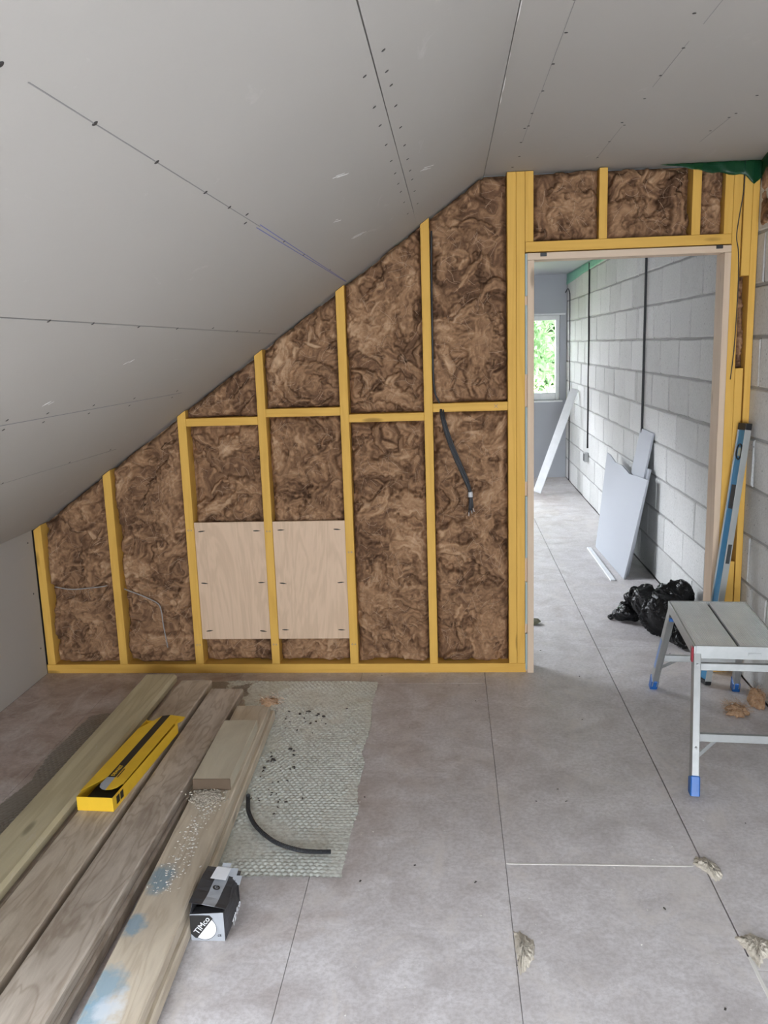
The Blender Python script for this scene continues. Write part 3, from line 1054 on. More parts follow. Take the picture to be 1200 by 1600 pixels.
def wool_mat_mesh(x0, x1, z0, z1f, base=0.030, res=0.0032, back=0.084):
    n_x = max(6, int((x1 - x0) / res))
    zmax = float(np.max(z1f(np.array([x0, x1]))))
    n_z = max(6, int((zmax - z0) / res))
    u = np.linspace(0, 1, n_x)[:, None]; w = np.linspace(0, 1, n_z)[None, :]
    X = x0 + (x1 - x0) * u + 0 * w
    ztop = z1f(X)
    Z = z0 + (ztop - z0) * w
    h = sample(HGT, X, Z)
    t = sample(TONE, X, Z)
    sl = np.clip((ztop - Z), 0, 1) * (0.82 if abs(float(z1f(np.array([x0]))[0]) - float(z1f(np.array([x1]))[0])) > .01 else 1)
    edge = np.minimum(np.minimum(X - x0, x1 - X), np.minimum(Z - z0, sl))
    edge = edge + 0.010 * (vnoise(X * 40, Z * 40, 5) - .5)
    e = np.clip(edge / 0.028, 0, 1)
    e = 1 - (1 - e) ** 2.2
    y = np.maximum(base - h, 0.003 if base < .06 else 0.021) + (1 - e) * 0.040
    y = np.minimum(y, back - .002)
    V = np.stack([X, y, Z], -1).reshape(-1, 3)
    Q = grid_quads(n_x, n_z)
    # skirt round to the flat back
    idx = np.arange(n_x * n_z).reshape(n_x, n_z)
    loop = np.concatenate([idx[:, 0], idx[-1, 1:], idx[-2::-1, -1], idx[0, -2:0:-1]])
    Bk = V[loop].copy(); Bk[:, 1] = back
    off = len(V)
    m = len(loop)
    k = np.arange(m); k2 = (k + 1) % m
    S = np.stack([loop[k2], loop[k], off + k, off + k2], -1)
    V = np.concatenate([V, Bk])
    me = np_mesh('insulation_batt', V, quads=np.concatenate([Q, S]))
    at = me.attributes.new('tone', 'FLOAT', 'POINT')
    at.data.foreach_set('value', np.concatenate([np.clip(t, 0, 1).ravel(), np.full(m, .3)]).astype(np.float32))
    return me


def strands(x0, x1, z0, z1f, n, base, seed):
    R2 = np.random.RandomState(seed)
    V, Tq = [], []
    for i in range(n):
        x = R2.uniform(x0 + .02, x1 - .02); zt_ = float(z1f(np.array([x]))[0]) - .03
        if zt_ <= z0 + .03: continue
        z = R2.uniform(z0 + .02, zt_)
        steps = R2.randint(5, 14); ang = R2.uniform(0, 6.283); bend = R2.normal(0, .10); lift = R2.uniform(.001, .006); wd = R2.uniform(.0003, .0007)
        pts = []
        for k in range(steps):
            ix = int(np.clip((x - GX0) / GS, 0, nx - 1)); iz = int(np.clip((z - GZ0) / GS, 0, nz - 1))
            y = base - HGT[ix, iz] - lift * math.sin(math.pi * (k + .3) / steps)
            pts.append((x, y, z, math.cos(ang), math.sin(ang)))
            ang += bend + R2.normal(0, .10)
            x += math.cos(ang) * .007; z += math.sin(ang) * .007
            if not (x0 + .012 < x < x1 - .012 and z0 + .012 < z < float(z1f(np.array([x]))[0]) - .015): break
        if len(pts) < 3: continue
        o = len(V)
        for (a, b, c, dx, dz) in pts:
            V.append((a - dz * wd, b, c + dx * wd)); V.append((a + dz * wd, b - .0003, c - dx * wd))
        for k in range(len(pts) - 1):
            Tq.append((o + 2 * k, o + 2 * k + 1, o + 2 * k + 3, o + 2 * k + 2))
    return np_mesh('loose_fibres', V, quads=Tq)


def const(z): return lambda x: np.asarray(x) * 0 + z
def slope_top(x): return P0.z + (np.asarray(x) - P0.x) * SLOPE - 0.006
def upper_top(x): return np.minimum(slope_top(x), ZC - 0.006)


E0 = 0.0015
batts = [
    (-2.037 + E0, -1.697 - E0, .0485, slope_top, 'brown mineral wool batt in the leftmost stud bay, crossed by a short grey wire'),
    (-1.657 + E0, -1.302 - E0, .0485, slope_top, 'brown mineral wool batt in the second bay from left, with a bent grey wire'),
    (-1.261 + E0, -0.911 - E0, 1.288, slope_top, 'small triangular brown wool batt above the lowest noggin under the slope'),
    (-1.261 + E0, -0.911 - E0, .0485, const(1.2475), 'brown wool batt behind and above the left plywood panel'),
    (-0.871 + E0, -0.515 - E0, 1.323, slope_top, 'wedge of brown wool above the bay holding the right plywood panel'),
    (-0.871 + E0, -0.515 - E0, .0485, const(1.2815), 'brown wool batt behind and above the right plywood panel'),
    (-0.474 + E0, -0.119 - E0, 1.288, slope_top, 'tall sloping-topped brown wool batt left of the bay with the hanging cables'),
    (-0.474 + E0, -0.119 - E0, .0485, const(1.2475), 'lower brown wool batt between the right plywood panel and the hanging cable bundle'),
    (-0.079 + E0, 0.270 - E0, 1.328, upper_top, 'tallest brown wool batt reaching the ridge beside the door studs'),
    (-0.079 + E0, 0.270 - E0, .0485, const(1.2855), 'lower brown wool batt behind the hanging black cable bundle'),
    (0.386 + E0, 0.673 - E0, 2.0365, const(ZC - .006), 'square brown wool batt above the door, first from the left'),
    (0.709 + E0, 1.074 - E0, 2.0365, const(ZC - .006), 'widest brown wool batt above the door, in the middle'),
    (1.112 + E0, 1.213 - E0, 2.0365, const(ZC - .006), 'narrow brown wool batt above the door under the green membrane'),
    (1.2890, 1.3300, 1.4515, const(1.8515), 'slim upright strip of brown wool packed between the studs right of the door'),
]
for i, (x0, x1, zb, top, lab) in enumerate(batts):
    base = 0.046 if i not in (3, 5) else 0.072
    if i == 13: base = 0.056
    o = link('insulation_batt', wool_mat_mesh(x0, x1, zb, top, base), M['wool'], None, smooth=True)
    tag(o, lab, 'insulation', 'brown wool batts filling the stud partition')
    area = (x1 - x0) * max(.1, (float(top(np.array([(x0 + x1) / 2]))[0]) - zb))
    if i != 13:
        f = link('loose_fibres', strands(x0, x1, zb, top, int(420 * area) + 10, base, 100 + i), M['fibre'], o)
        f['kind'] = 'stuff'

# dark wool stuffed on top of the block wall at the near corner
bits = wool_mat_mesh(-0.40, -0.03, 2.05, const(ZC - .008), base=0.030)
o = link('insulation_batt', bits, M['wool'], None, Matrix.Translation((BX - .012, 0, 0)) @ Matrix.Rotation(math.radians(-90), 4, 'Z') @ Matrix.Translation((0, 0, 0)), smooth=True)
o.matrix_basis = Matrix(((0, 1, 0, BX - .016), (1, 0, 0, 0), (0, 0, 1, 0), (0, 0, 0, 1)))
tag(o, 'dark brown wool stuffed against the top of the block wall in the near right corner', 'insulation', 'brown wool batts filling the stud partition')

# ------------------------------------------------------------------ plywood panels
def ply_panel(x0, x1, z0, z1, label):
    root = empty('plywood_panel', ((x0 + x1) / 2, 0.012, z0), 0, label, 'panel', 'plywood panels let into the stud bays')
    W, H = x1 - x0, z1 - z0
    b = stick('panel_sheet', (0, 0.0, 0), (0, 0.0, H), W, 0.012, M['ply'], root, bev=0.0008)
    sm = bmesh.new()
    for k in range(10):
        a = 2 * math.pi * k / 10
        sm.verts.new((0.016 * math.cos(a) + (0.006 if math.cos(a) > .9 else 0), -0.0066, 0.0034 * math.sin(a)))
    sm.faces.new(list(sm.verts)[::-1])
    me = bm_mesh(sm, 'pocket_hole'); me.materials.append(M['card_inside'])
    for z in (0.045, H / 2 - .01, H - 0.045):
        for x in (-W / 2 + .035, W / 2 - .035):
            link('pocket_hole', me, None, root, Matrix.Translation((x + RNG.uniform(-.006, .006), 0, z + RNG.uniform(-.004, .004))) @ Matrix.Rotation(RNG.uniform(-.12, .12), 4, 'Y'))
    return root


ply_panel(-1.2600, -0.9118, 0.178, 0.777, 'pale plywood panel let into the third stud bay, the left of the pair')
ply_panel(-0.8700, -0.5158, 0.178, 0.776, 'pale plywood panel let into the fourth stud bay, the right of the pair')

# ------------------------------------------------------------------ cables and wires on the wall
def cable(name, pts, r, mat, label, cat='cable', n=8, per=8, group=None):
    o = link(name, tube_mesh(smooth_path(pts, per), r, n), mat, None, smooth=True)
    return tag(o, label, cat, group)


bundle = empty('cable_bundle', (0.02, -0.02, 0.80), 0, 'bundle of black cables hanging taped together from the noggin beside the door bay', 'cable')
offb = -bundle.location
for k, (dx, dy) in enumerate(((-.008, .002), (.0, -.006), (.008, .0), (.004, .006), (-.005, -.004))):
    pts = [(-0.038 + dx, 0.004 + dy, 1.30), (-0.030 + dx, -0.018 + dy, 1.25), (-0.008 + dx * 1.2, -0.024 + dy, 1.17), (0.033 + dx * 1.3, -0.026 + dy, 1.06),
           (0.072 + dx * 1.1, -0.026 + dy, 0.965), (0.091 + dx * .6, -0.024 + dy, 0.90), (0.0925 + dx * 1.2, -0.024 + dy, 0.81 + .012 * (k % 3))]
    link('cable_core', tube_mesh([Vector(p) + offb for p in smooth_path(pts, 6)], 0.0036, 7), M['black_cable'], bundle, smooth=True)
link('white_tape', tube_mesh([Vector(p) + offb for p in ((0.0905, -0.0245, 0.910), (0.0915, -0.0245, 0.886))], 0.0115, 10), M['white_tape'], bundle, smooth=True)
for k, (dx, dz) in enumerate(((-.010, 0), (.002, .012), (.010, .02))):
    link('bare_wire_end', tube_mesh([Vector((0.0925 + dx, -0.026, 0.812 + dz)) + offb, Vector((0.095 + dx * 1.3, -0.030, 0.795 + dz)) + offb], 0.0013, 6), M['white_tape'], bundle)
cable('power_cable', [(-0.068, 0.004, 2.10), (-0.071, .004, 1.937), (-0.0735, 0.004, 1.593), (-0.070, .002, 1.40), (-0.050, 0.004, 1.336), (-0.046, .010, 1.330)], 0.0040, M['black_cable'],
      'thin black cable running down beside the stud in the tallest bay')
cable('grey_wire', [(-1.994, -0.004, 0.462), (-1.912, -0.008, 0.449), (-1.813, -0.008, 0.455), (-1.746, -0.004, 0.461), (-1.728, .006, .464)], 0.0028, M['grey_cable'],
      'short grey wire lying level across the leftmost wool batt', 'wire', 6, 6)
cable('grey_wire', [(-1.640, .004, .446), (-1.616, -0.008, 0.44), (-1.537, -0.010, 0.409), (-1.470, -0.010, 0.372), (-1.455, -.010, .33), (-1.451, -0.010, 0.265), (-1.438, -0.008, 0.14)], 0.0030, M['grey_cable'],
      'grey wire bent downwards across the second wool batt', 'wire', 6, 6)
cable('power_cable', [(1.291, -0.004, 2.335), (1.290, -0.004, 2.22), (1.275, -0.004, 2.10), (1.268, -0.004, 2.02), (1.279, -0.004, 1.95), (1.284, -.004, 1.80), (1.279, -.004, 1.55), (1.268, -.004, 1.40)], 0.0022, M['black_cable'],
      'thin dark cable looping down the studs right of the door', 'cable', 6, 6)

# green membrane taped along the top right
bm = bmesh.new()
top = [(0.93, 2.334), (1.05, 2.334), (1.10, 2.334), (1.20, 2.334), (1.29, 2.334), (1.325, 2.334), (1.358, 2.334)]
bot = [(0.945, 2.330), (1.05, 2.314), (1.10, 2.297), (1.20, 2.285), (1.29, 2.272), (1.325, 2.238), (1.358, 2.256)]
va = [bm.verts.new((x, -0.006 - .004 * (i % 2), z)) for i, (x, z) in enumerate(top)]
vb = [bm.verts.new((x, -0.008 - .006 * (i % 3), z)) for i, (x, z) in enumerate(bot)]
for i in range(len(top) - 1):
    bm.faces.new((va[i], vb[i], vb[i + 1], va[i + 1]))
c1 = bm.verts.new((1.328, -0.16, 2.334)); c2 = bm.verts.new((1.326, -0.15, 2.275)); c3 = bm.verts.new((1.324, -0.40, 2.334)); c4 = bm.verts.new((1.326, -.40, 2.30))
bm.faces.new((va[-1], vb[-1], c2, c1)); bm.faces.new((c1, c2, c4, c3))
bmesh.ops.subdivide_edges(bm, edges=list(bm.edges), cuts=3, use_grid_fill=True)
for v in bm.verts:
    v.co.y += 0.004 * math.sin(v.co.x * 90 + v.co.z * 140)
    if v.co.z < 2.325: v.co.z += 0.004 * math.sin(v.co.x * 70)
me = bm_mesh(bm, 'membrane')
o = link('green_membrane', me, M['membrane'], None, smooth=True)
sol = o.modifiers.new('thickness', 'SOLIDIFY'); sol.thickness = 0.0006
tag(o, 'dark green see-through membrane taped over the tops of the studs at the near right corner', 'membrane')
# the same membrane in the far room, along the head of the block wall
bm = bmesh.new()
pa = [(BX - .006, 1.9, 2.333), (BX - .006, 3.2, 2.333), (BX - .006, 4.6, 2.333), (BX - .006, 6.18, 2.333)]
pb = [(BX - .008, 1.9, 2.300), (BX - .008, 3.2, 2.275), (BX - .009, 4.6, 2.255), (BX - .010, 6.18, 2.215)]
va = [bm.verts.new(p) for p in pa]; vb = [bm.verts.new(p) for p in pb]
for i in range(3): bm.faces.new((va[i], va[i + 1], vb[i + 1], vb[i]))
bmesh.ops.subdivide_edges(bm, edges=list(bm.edges), cuts=3, use_grid_fill=True)
for v in bm.verts: v.co.x += 0.003 * math.sin(v.co.y * 11)
o = link('green_membrane', bm_mesh(bm), M['membrane_far'], None, smooth=True)
sol = o.modifiers.new('thickness', 'SOLIDIFY'); sol.thickness = 0.0008
tag(o, 'pale green membrane strip along the head of the block wall in the far room', 'membrane')

# ------------------------------------------------------------------ far room: services on the block wall
cable('conduit_cable', [(BX - .012, 2.135, 2.33), (BX - .012, 2.136, 1.8), (BX - .012, 2.14, 1.3), (BX - .012, 2.141, 0.94)], 0.0085, M['black_cable'],
      'nearer black cable running straight down the block wall behind the boards', n=8)
cc = empty('conduit_cable', (BX, 4.575, 0.45), 0, 'farther black cable running down the block wall to a metal back box', 'cable')
link('cable_core', tube_mesh([(-.006, .02, 1.87), (-.006, .005, 1.0), (-.006, -.007, .09)], 0.0085, 8), M['black_cable'], cc, smooth=True)
bb = box('back_box', (-0.040, -0.045, -0.045), (0.0, 0.045, 0.045), M['galv'], cc, bev=.003)
box('box_opening', (-0.0415, -0.036, -0.036), (-0.0395, 0.036, 0.036), M['shade_grey'], bb, off=-bb.location)  # dark plate in place of the shade inside the open box
cable('conduit_cable', [(BX - .03, 6.12, 2.13), (BX - .012, 6.05, 2.165), (BX - .012, 5.93, 2.12), (BX - .012, 5.88, 2.0), (BX - .012, 5.86, 1.2), (BX - .012, 5.85, 0.45), (BX - .012, 5.84, 0.02)], 0.006, M['black_cable'],
      'hooked black cable nearest the end window on the block wall')

# ------------------------------------------------------------------ far room: boards, batten, bag
def slab_from(o, u, v, n, poly, th):
    """Sheet with outline poly in (u, v) axes through o, thickness th along n."""
    me = prism_mesh(poly, th, 'sheet')
    mw = Matrix((u, v, n)).transposed().to_4x4()
    mw.translation = o
    return me, mw


u = Vector((-0.0316, 0.9995, 0)).normalized()
A = Vector((1.163, 1.667, 0.0))
topc = Vector((1.295, 1.63, 0.680))
v = (topc - A); v = (v - u * v.dot(u)).normalized()
nrm = u.cross(v)
Lh = (topc - A).dot(v)
off0 = (topc - A).dot(u)
poly = [(0.0, 0.0), (0.953, 0.0), (1.02, 0.2), (off0 + 1.27, Lh * 1.035), (off0 + 1.16, Lh * 1.03), (off0 + .95, Lh * 0.985), (off0 + .72, Lh * 0.995), (off0 + .48, Lh * .955), (off0 + .22, Lh * .985), (off0, Lh)]
me, mw = slab_from(A, u, v, -nrm, poly, 0.0125)
o = link('plasterboard_sheet', me, M['board_white'], None, mw)
tag(o, 'large white plasterboard offcut with a broken top edge leaning on the block wall', 'plasterboard', 'plasterboard pieces leaning on the block wall')

u2 = Vector((0, 1, 0))


def leaning(y0, y1, xb, ztop, label, th=0.0125, dy=0.0, xt=BX - .004):
    a = Vector((xb, y0, 0.0)); tvec = Vector((xt, y0 + dy, ztop)) - a
    vv = (tvec - u2 * tvec.dot(u2)).normalized()
    nn = u2.cross(vv)
    H = tvec.dot(vv)
    me, mw = slab_from(a, u2, vv, nn, [(0, 0), (y1 - y0, 0), (y1 - y0 + dy, H), (dy, H)], th)
    o = link('plasterboard_sheet', me, M['board_white'], None, mw)
    return tag(o, label, 'plasterboard', 'plasterboard pieces leaning on the block wall')


leaning(1.80, 2.18, 1.172, 0.970, 'narrow tall white plasterboard strip leaning behind the large broken sheet', xt=1.349)
leaning(1.745, 2.25, 1.1868, 0.735, 'second white plasterboard sheet mostly hidden behind the large broken one', xt=1.3210)
o = stick('white_batten', (0.903, 4.985, 0.032), (1.322, 5.262, 1.085), 0.085, 0.022, M['white_wood'], None, xhint=(1, -.3, 0))
tag(o, 'white primed board leaning diagonally across to the block wall near the end window', 'board')
o = link('white_trim_strip', prism_mesh([(-.016, -.47), (.016, -.47), (.016, .47), (-.016, .47)], 0.012, bev=.002), M['white_wood'], None,
         Matrix.Translation((1.068, 2.10, 0.0)) @ Matrix.Rotation(0.010, 4, 'Z'))
tag(o, 'thin white trim strip lying on the floor in front of the leaning plasterboard', 'trim strip')

# black rubbish bag
bm = bmesh.new()


def blob(c, r, rot=0.0):
    mw = Matrix.Translation(c) @ Matrix.Rotation(rot, 4, 'Z') @ Matrix.Diagonal((*r, 1))
    bmesh.ops.create_icosphere(bm, subdivisions=3, radius=1.0, matrix=mw)


blob((1.155, 0.60, 0.105), (0.115, 0.15, 0.120))
blob((1.22, 0.66, 0.15), (0.09, 0.13, 0.11))
blob((1.09, 0.70, 0.14), (0.07, 0.09, 0.085))
blob((1.04, 0.80, 0.15), (0.045, 0.05, 0.050))
blob((0.995, 0.79, 0.050), (0.085, 0.065, 0.048), 0.5)
blob((0.945, 0.83, 0.022), (0.045, 0.030, 0.020), 0.5)
blob((1.20, 0.40, 0.050), (0.085, 0.13, 0.050), 0.2)
blob((1.255, 0.62, 0.20), (0.05, 0.07, 0.075))
me0 = bm_mesh(bm, 'bag_blobs')
tmp = bpy.data.objects.new('bag_tmp', me0); COL.objects.link(tmp)
md = tmp.modifiers.new('r', 'REMESH'); md.mode = 'VOXEL'; md.voxel_size = 0.007
md2 = tmp.modifiers.new('s', 'SMOOTH'); md2.iterations = 18; md2.factor = 0.6
dg = bpy.context.evaluated_depsgraph_get()
bag_me = bpy.data.meshes.new_from_object(tmp.evaluated_get(dg))
bpy.data.objects.remove(tmp)
co = np.empty(len(bag_me.vertices) * 3, np.float32); bag_me.vertices.foreach_get('co', co); co = co.reshape(-1, 3)
no = np.empty(len(bag_me.vertices) * 3, np.float32); bag_me.vertices.foreach_get('normal', no); no = no.reshape(-1, 3)
a_ = co[:, 0] * 1.0 + co[:, 2] * 0.8; b_ = co[:, 1] * 0.9 - co[:, 2] * 0.55
wv = fbm(a_ * 9, b_ * 9, 7, 2) * .09
rid = 1 - np.abs(fbm(a_ * 11 + wv * 8, b_ * 16 - wv * 6, 15, 3) - .5) * 2.6
rid2 = 1 - np.abs(fbm(a_ * 30, b_ * 26, 25, 2) - .5) * 2.4
disp = 0.026 * np.clip(rid, 0, 1) ** 3 + 0.003 * np.clip(rid2, 0, 1) ** 2 - 0.006
co = co + no * disp[:, None]
co[:, 2] = np.maximum(co[:, 2], 0.001)
bag_me.vertices.foreach_set('co', co.ravel()); bag_me.materials.clear()
o = link('rubbish_bag', bag_me, M['bag'], None, smooth=True)
tag(o, 'crumpled black plastic rubbish bag on the floor just through the doorway', 'bag')

# small stray block at the foot of the door lining
bm = bmesh.new()
bmesh.ops.create_icosphere(bm, subdivisions=2, radius=1.0)
for q in bm.verts: q.co = Vector((q.co.x * .045, q.co.y * .03, max(-.9, q.co.z) * .018)) * (1 + .25 * math.sin(q.co.x * 5 + q.co.y * 7))
o = link('rubble_lump', bm_mesh(bm), simple('olive_rubble', (0.16, 0.16, 0.11), .9), None, Matrix.Translation((0.452, .74, .017)))
tag(o, 'small dark rubble lump on the floor behind the left door jamb', 'rubble')

# ------------------------------------------------------------------ timber stack
def timber(name, x0, x1, ya, yb, zb, zt, mat, label, rot=0.0, group='long timbers stacked on the floor', bev=.004):
    """Laid along Y; rot swings its near end, in radians about its far end."""
    xm, zm = (x0 + x1) / 2, (zb + zt) / 2
    d = Vector((math.sin(rot), -math.cos(rot), 0))
    p1 = Vector((xm, yb, zm)); p0 = p1 + d * (yb - ya)
    o = stick(name, p0, p1, x1 - x0, zt - zb, mat, None, xhint=(1, 0, 0), bev=bev, end_mat=M['end_grain'])
    return tag(o, label, 'timber', group)


Z1, Z2, Z3 = 0.0080, 0.049, 0.090
timber('timber_plank', -1.474, -1.316, -3.1, -0.245, Z2 + .001, 0.096, M['timber_green'], 'greenish treated timber with rounded far end, leftmost of the upper row', 0.0, bev=.012)
timber('timber_plank', -1.278, -1.130, -3.0, -0.315, Z2 + .001, Z3, M['timber_grey'], 'grey weathered timber carrying the long yellow carton', 0.0)
timber('timber_plank', -1.108, -0.957, -3.05, -0.415, Z2 + .001, Z3, M['timber_dark'], 'dirty brown timber in the upper row, left of the one with blue paint', 0.0)
timber('timber_plank', -0.942, -0.796, -2.95, -0.60, Z2 + .001, Z3, M['timber_painted'], 'pale timber with blue paint stains and wood shavings, rightmost of the upper row', 0.033)
timber('timber_plank', -1.465, -1.312, -3.1, -0.30, Z1, Z2, M['timber_grey'], 'lower timber directly under the greenish treated one')
timber('timber_plank', -1.270, -1.125, -3.0, -0.35, Z1, Z2, M['timber_dark'], 'lower timber directly under the one carrying the yellow carton')
timber('timber_plank', -1.100, -0.947, -3.05, -0.44, Z1, Z2, M['timber_dark'], 'lower timber directly under the dirty brown one')
timber('timber_plank', -0.938, -0.786, -2.95, -0.56, Z1, Z2, M['timber_painted'], 'lower timber directly under the blue-stained one, against the bubble sheet', 0.033)
timber('timber_offcut', -0.930, -0.795, -1.325, -0.845, Z3 + .0005, 0.134, M['timber_offcut'], 'short pale timber offcut lying on top of the blue-stained timber', 0.02, group=None, bev=.0025)

# wool tuft and sawdust on the stack
def tuft(name, loc, sx, sy, sz, seed, label, mat=None, nstr=120, subdiv=4):
    bm = bmesh.new()
    bmesh.ops.create_icosphere(bm, subdivisions=subdiv, radius=1.0)
    P = np.array([q.co[:] for q in bm.verts])
    r = 0.75 + 0.7 * (fbm(P[:, 0] * 2.2 + seed, P[:, 1] * 2.2 + P[:, 2] * 1.7, seed, 4) - .35)
    for q, k in zip(bm.verts, r):
        q.co = Vector((q.co.x * sx * k, q.co.y * sy * k, max(-.35, q.co.z) * sz * k))
    zmin = min(q.co.z for q in bm.verts)
    me = bm_mesh(bm)
    at = me.attributes.new('tone', 'FLOAT', 'POINT')
    tn = 0.62 + .5 * (fbm(P[:, 0] * 9, P[:, 1] * 9 + P[:, 2] * 5, seed + 3, 3) - .5)
    at.data.foreach_set('value', tn.astype(np.float32))
    o = link(name, me, mat or M['wool'], None, Matrix.Translation((loc[0], loc[1], loc[2] - zmin)), smooth=True)
    R2 = random.Random(seed)
    V, Q = [], []
    for i in range(nstr):
        a = R2.uniform(0, 6.283); e = R2.uniform(.0, 1.1)
        p = Vector((math.cos(a) * math.cos(e) * sx, math.sin(a) * math.cos(e) * sy, math.sin(e) * sz)) * .9
        d = Vector((R2.gauss(0, 1), R2.gauss(0, 1), R2.gauss(0, .5))).normalized()
        o_ = len(V); n_ = 5
        for k in range(n_):
            V.append((p.x, p.y, max(p.z, zmin + .001))); V.append((p.x + .0008, p.y + .0004, max(p.z, zmin + .001) + .0008))
            d = (d + Vector((R2.gauss(0, .35), R2.gauss(0, .35), R2.gauss(0, .3) - .05))).normalized()
            p = p + d * R2.uniform(.3, .5) * min(sx, sy) * .5
        for k in range(n_ - 1): Q.append((o_ + 2 * k, o_ + 2 * k + 1, o_ + 2 * k + 3, o_ + 2 * k + 2))
    f = link('loose_fibres', np_mesh('loose_fibres', V, quads=Q), M['fibre'], o); f['kind'] = 'stuff'
    tag(o, label, 'insulation')
    return o


tuft('wool_tuft', (-0.800, -0.585, 0.0905), 0.050, 0.040, 0.020, 4, 'small tuft of brown wool caught on the far end of the blue-stained timber', nstr=160)
tuft('wool_scrap', (1.205, -0.485, 0.0), 0.050, 0.055, 0.038, 12, 'pale brown wool scrap on the floor under the work platform', nstr=200)
tuft('wool_scrap', (1.318, -0.395, 0.0), 0.036, 0.055, 0.062, 19, 'larger brown wool scrap on the floor against the block wall beside the platform', nstr=200)


def crumbs(name, n, place, size, mat, parent=None, seed=1, flat=.5):
    R2 = random.Random(seed)
    V, Q = [], []
    for i in range(n):
        x, y, z = place(R2)
        a, s = R2.uniform(0, 3.14), size * R2.uniform(.5, 1.5)
        l, w, h = s, s * R2.uniform(.3, .8), s * flat
        ca, sa = math.cos(a), math.sin(a); o_ = len(V)
        for (px, py, pz) in ((-l, -w, 0), (l, -w, 0), (l, w, 0), (-l, w, 0), (-l * .6, -w * .6, h), (l * .6, -w * .6, h * .8), (l * .7, w * .5, h), (-l * .5, w * .6, h * .7)):
            V.append((x + px * ca - py * sa, y + px * sa + py * ca, z + pz))
        Q += [[o_ + k for k in f] for f in ((3, 2, 1, 0), (4, 5, 6, 7), (0, 1, 5, 4), (1, 2, 6, 5), (2, 3, 7, 6), (3, 0, 4, 7))]
    o = link(name, np_mesh(name, V, quads=Q), mat, parent)
    o['kind'] = 'stuff'
    return o


o = crumbs('wood_shavings', 240, lambda r: (-0.835 + .016 * r.gauss(0, 1) + (r.uniform(-.02, .02)), r.uniform(-1.9, -1.37), Z3 + .0003), .0032, M['dust_white'], seed=3, flat=.3)
tag(o, 'pale wood shavings scattered along the blue-stained timber', 'shavings')
o = crumbs('sawdust_heap', 900, lambda r: (-0.858 + .026 * r.gauss(0, 1), -1.375 + .022 * r.gauss(0, 1), Z3 + .0004 + r.random() * .006), .0032, M['filler'], seed=4, flat=.8)
tag(o, 'heap of pale sawdust in front of the timber offcut', 'sawdust')


def floor_place(r):
    while True:
        x, y = r.uniform(-.4, 1.3), r.uniform(-2.3, .6)
        if abs(x - .37) < .06 and abs(y) < .2: continue
        return x, y, .0002


o = crumbs('floor_crumbs', 260, floor_place, .0022, M['dust_white'], seed=6)
tag(o, 'pale specks of dust and chips across the open floor', 'crumbs')
o = crumbs('floor_crumbs', 60, lambda r: (max(-.74, r.gauss(-.66, .07)), r.uniform(-1.35, -.45), .0076), .0055, M['leaf_litter'], seed=8)
tag(o, 'dark crumbs lying on the bubble sheet beside the timbers', 'crumbs')
o = crumbs('floor_crumbs', 26, floor_place, .0038, M['leaf_litter'], seed=9)
tag(o, 'dark crumbs dotted over the open floor by the door', 'crumbs')


# rough filler patches at the floor joints
def lump(name, poly, h, seed, label):
    cx = sum(p[0] for p in poly) / len(poly); cy = sum(p[1] for p in poly) / len(poly)
    R2 = np.random.RandomState(seed)
    rings = [1.0, .92, .82, .7, .58, .45, .3, .15, 0.0]
    n = 28
    P = []
    pp = [Vector((p[0] - cx, p[1] - cy, 0)) for p in poly]
    per = [pp[i].lerp(pp[(i + 1) % len(pp)], t) for i in range(len(pp)) for t in (0, .125, .25, .375, .5, .625, .75, .875)]
    m = len(per)
    V = []
    for ri, s in enumerate(rings[:-1]):
        for q in per:
            z = h * (1 - s ** 2) * (0.5 + 1.0 * R2.rand()) if s < 1 else 0.0
            V.append((q.x * s * (1 + .06 * R2.randn()), q.y * s * (1 + .06 * R2.randn()), max(z, 0)))
    V.append((0, 0, h * .8))
    F = []
    for ri in range(len(rings) - 2):
        for k in range(m):
            a, b = ri * m + k, ri * m + (k + 1) % m
            F.append((a, b, b + m)); F.append((a, b + m, a + m))
    for k in range(m):
        a, b = (len(rings) - 2) * m + k, (len(rings) - 2) * m + (k + 1) % m
        F.append((a, b, len(V) - 1))
    o = link(name, np_mesh(name, V, tris=F), M['filler'], None, Matrix.Translation((cx, cy, .0003)))
    bm = bmesh.new(); bm.from_mesh(o.data); bmesh.ops.recalc_face_normals(bm, faces=bm.faces); bm.to_mesh(o.data); bm.free()
    return tag(o, label, 'filler', 'rough filler lumps on the floor joints')


lump('filler_lump', [(0.722, -1.578), (0.742, -1.545), (0.772, -1.548), (0.798, -1.60), (0.797, -1.645), (0.768, -1.672), (0.752, -1.625)], .014, 2, 'rough pale filler lump where the white glue line meets the long joint')
lump('filler_lump', [(0.152, -1.910), (0.175, -1.915), (0.205, -1.95), (0.200, -2.01), (0.178, -2.05), (0.154, -2.075), (0.151, -1.99)], .012, 3, 'rough pale filler lump on the floor joint in the near middle')
lump('filler_lump', [(0.745, -1.915), (0.79, -1.90), (0.835, -1.93), (0.84, -1.97), (0.79, -2.0), (0.766, -2.035), (0.757, -1.97)], .014, 4, 'rough pale filler lump beside the white glue line at the near right edge')

# ------------------------------------------------------------------ bubble sheet on the floor
poly = [(-0.364, -0.124), (-0.372, -.40), (-0.356, -.62), (-0.372, -.86), (-0.352, -.95), (-0.360, -1.16), (-0.340, -1.30), (-0.353, -1.45), (-0.353, -1.682), (-0.55, -1.690), (-0.73, -1.692), (-1.0, -1.70),
        (-1.3, -1.69), (-1.66, -1.80), (-1.668, -1.45), (-1.655, -1.25), (-1.63, -1.1), (-1.655, -.9), (-1.645, -.70), (-1.641, -0.52), (-1.575, -.485), (-1.53, -.50), (-1.30, -.13), (-1.042, -0.108), (-.7, -.120)]
PX = np.array(poly)


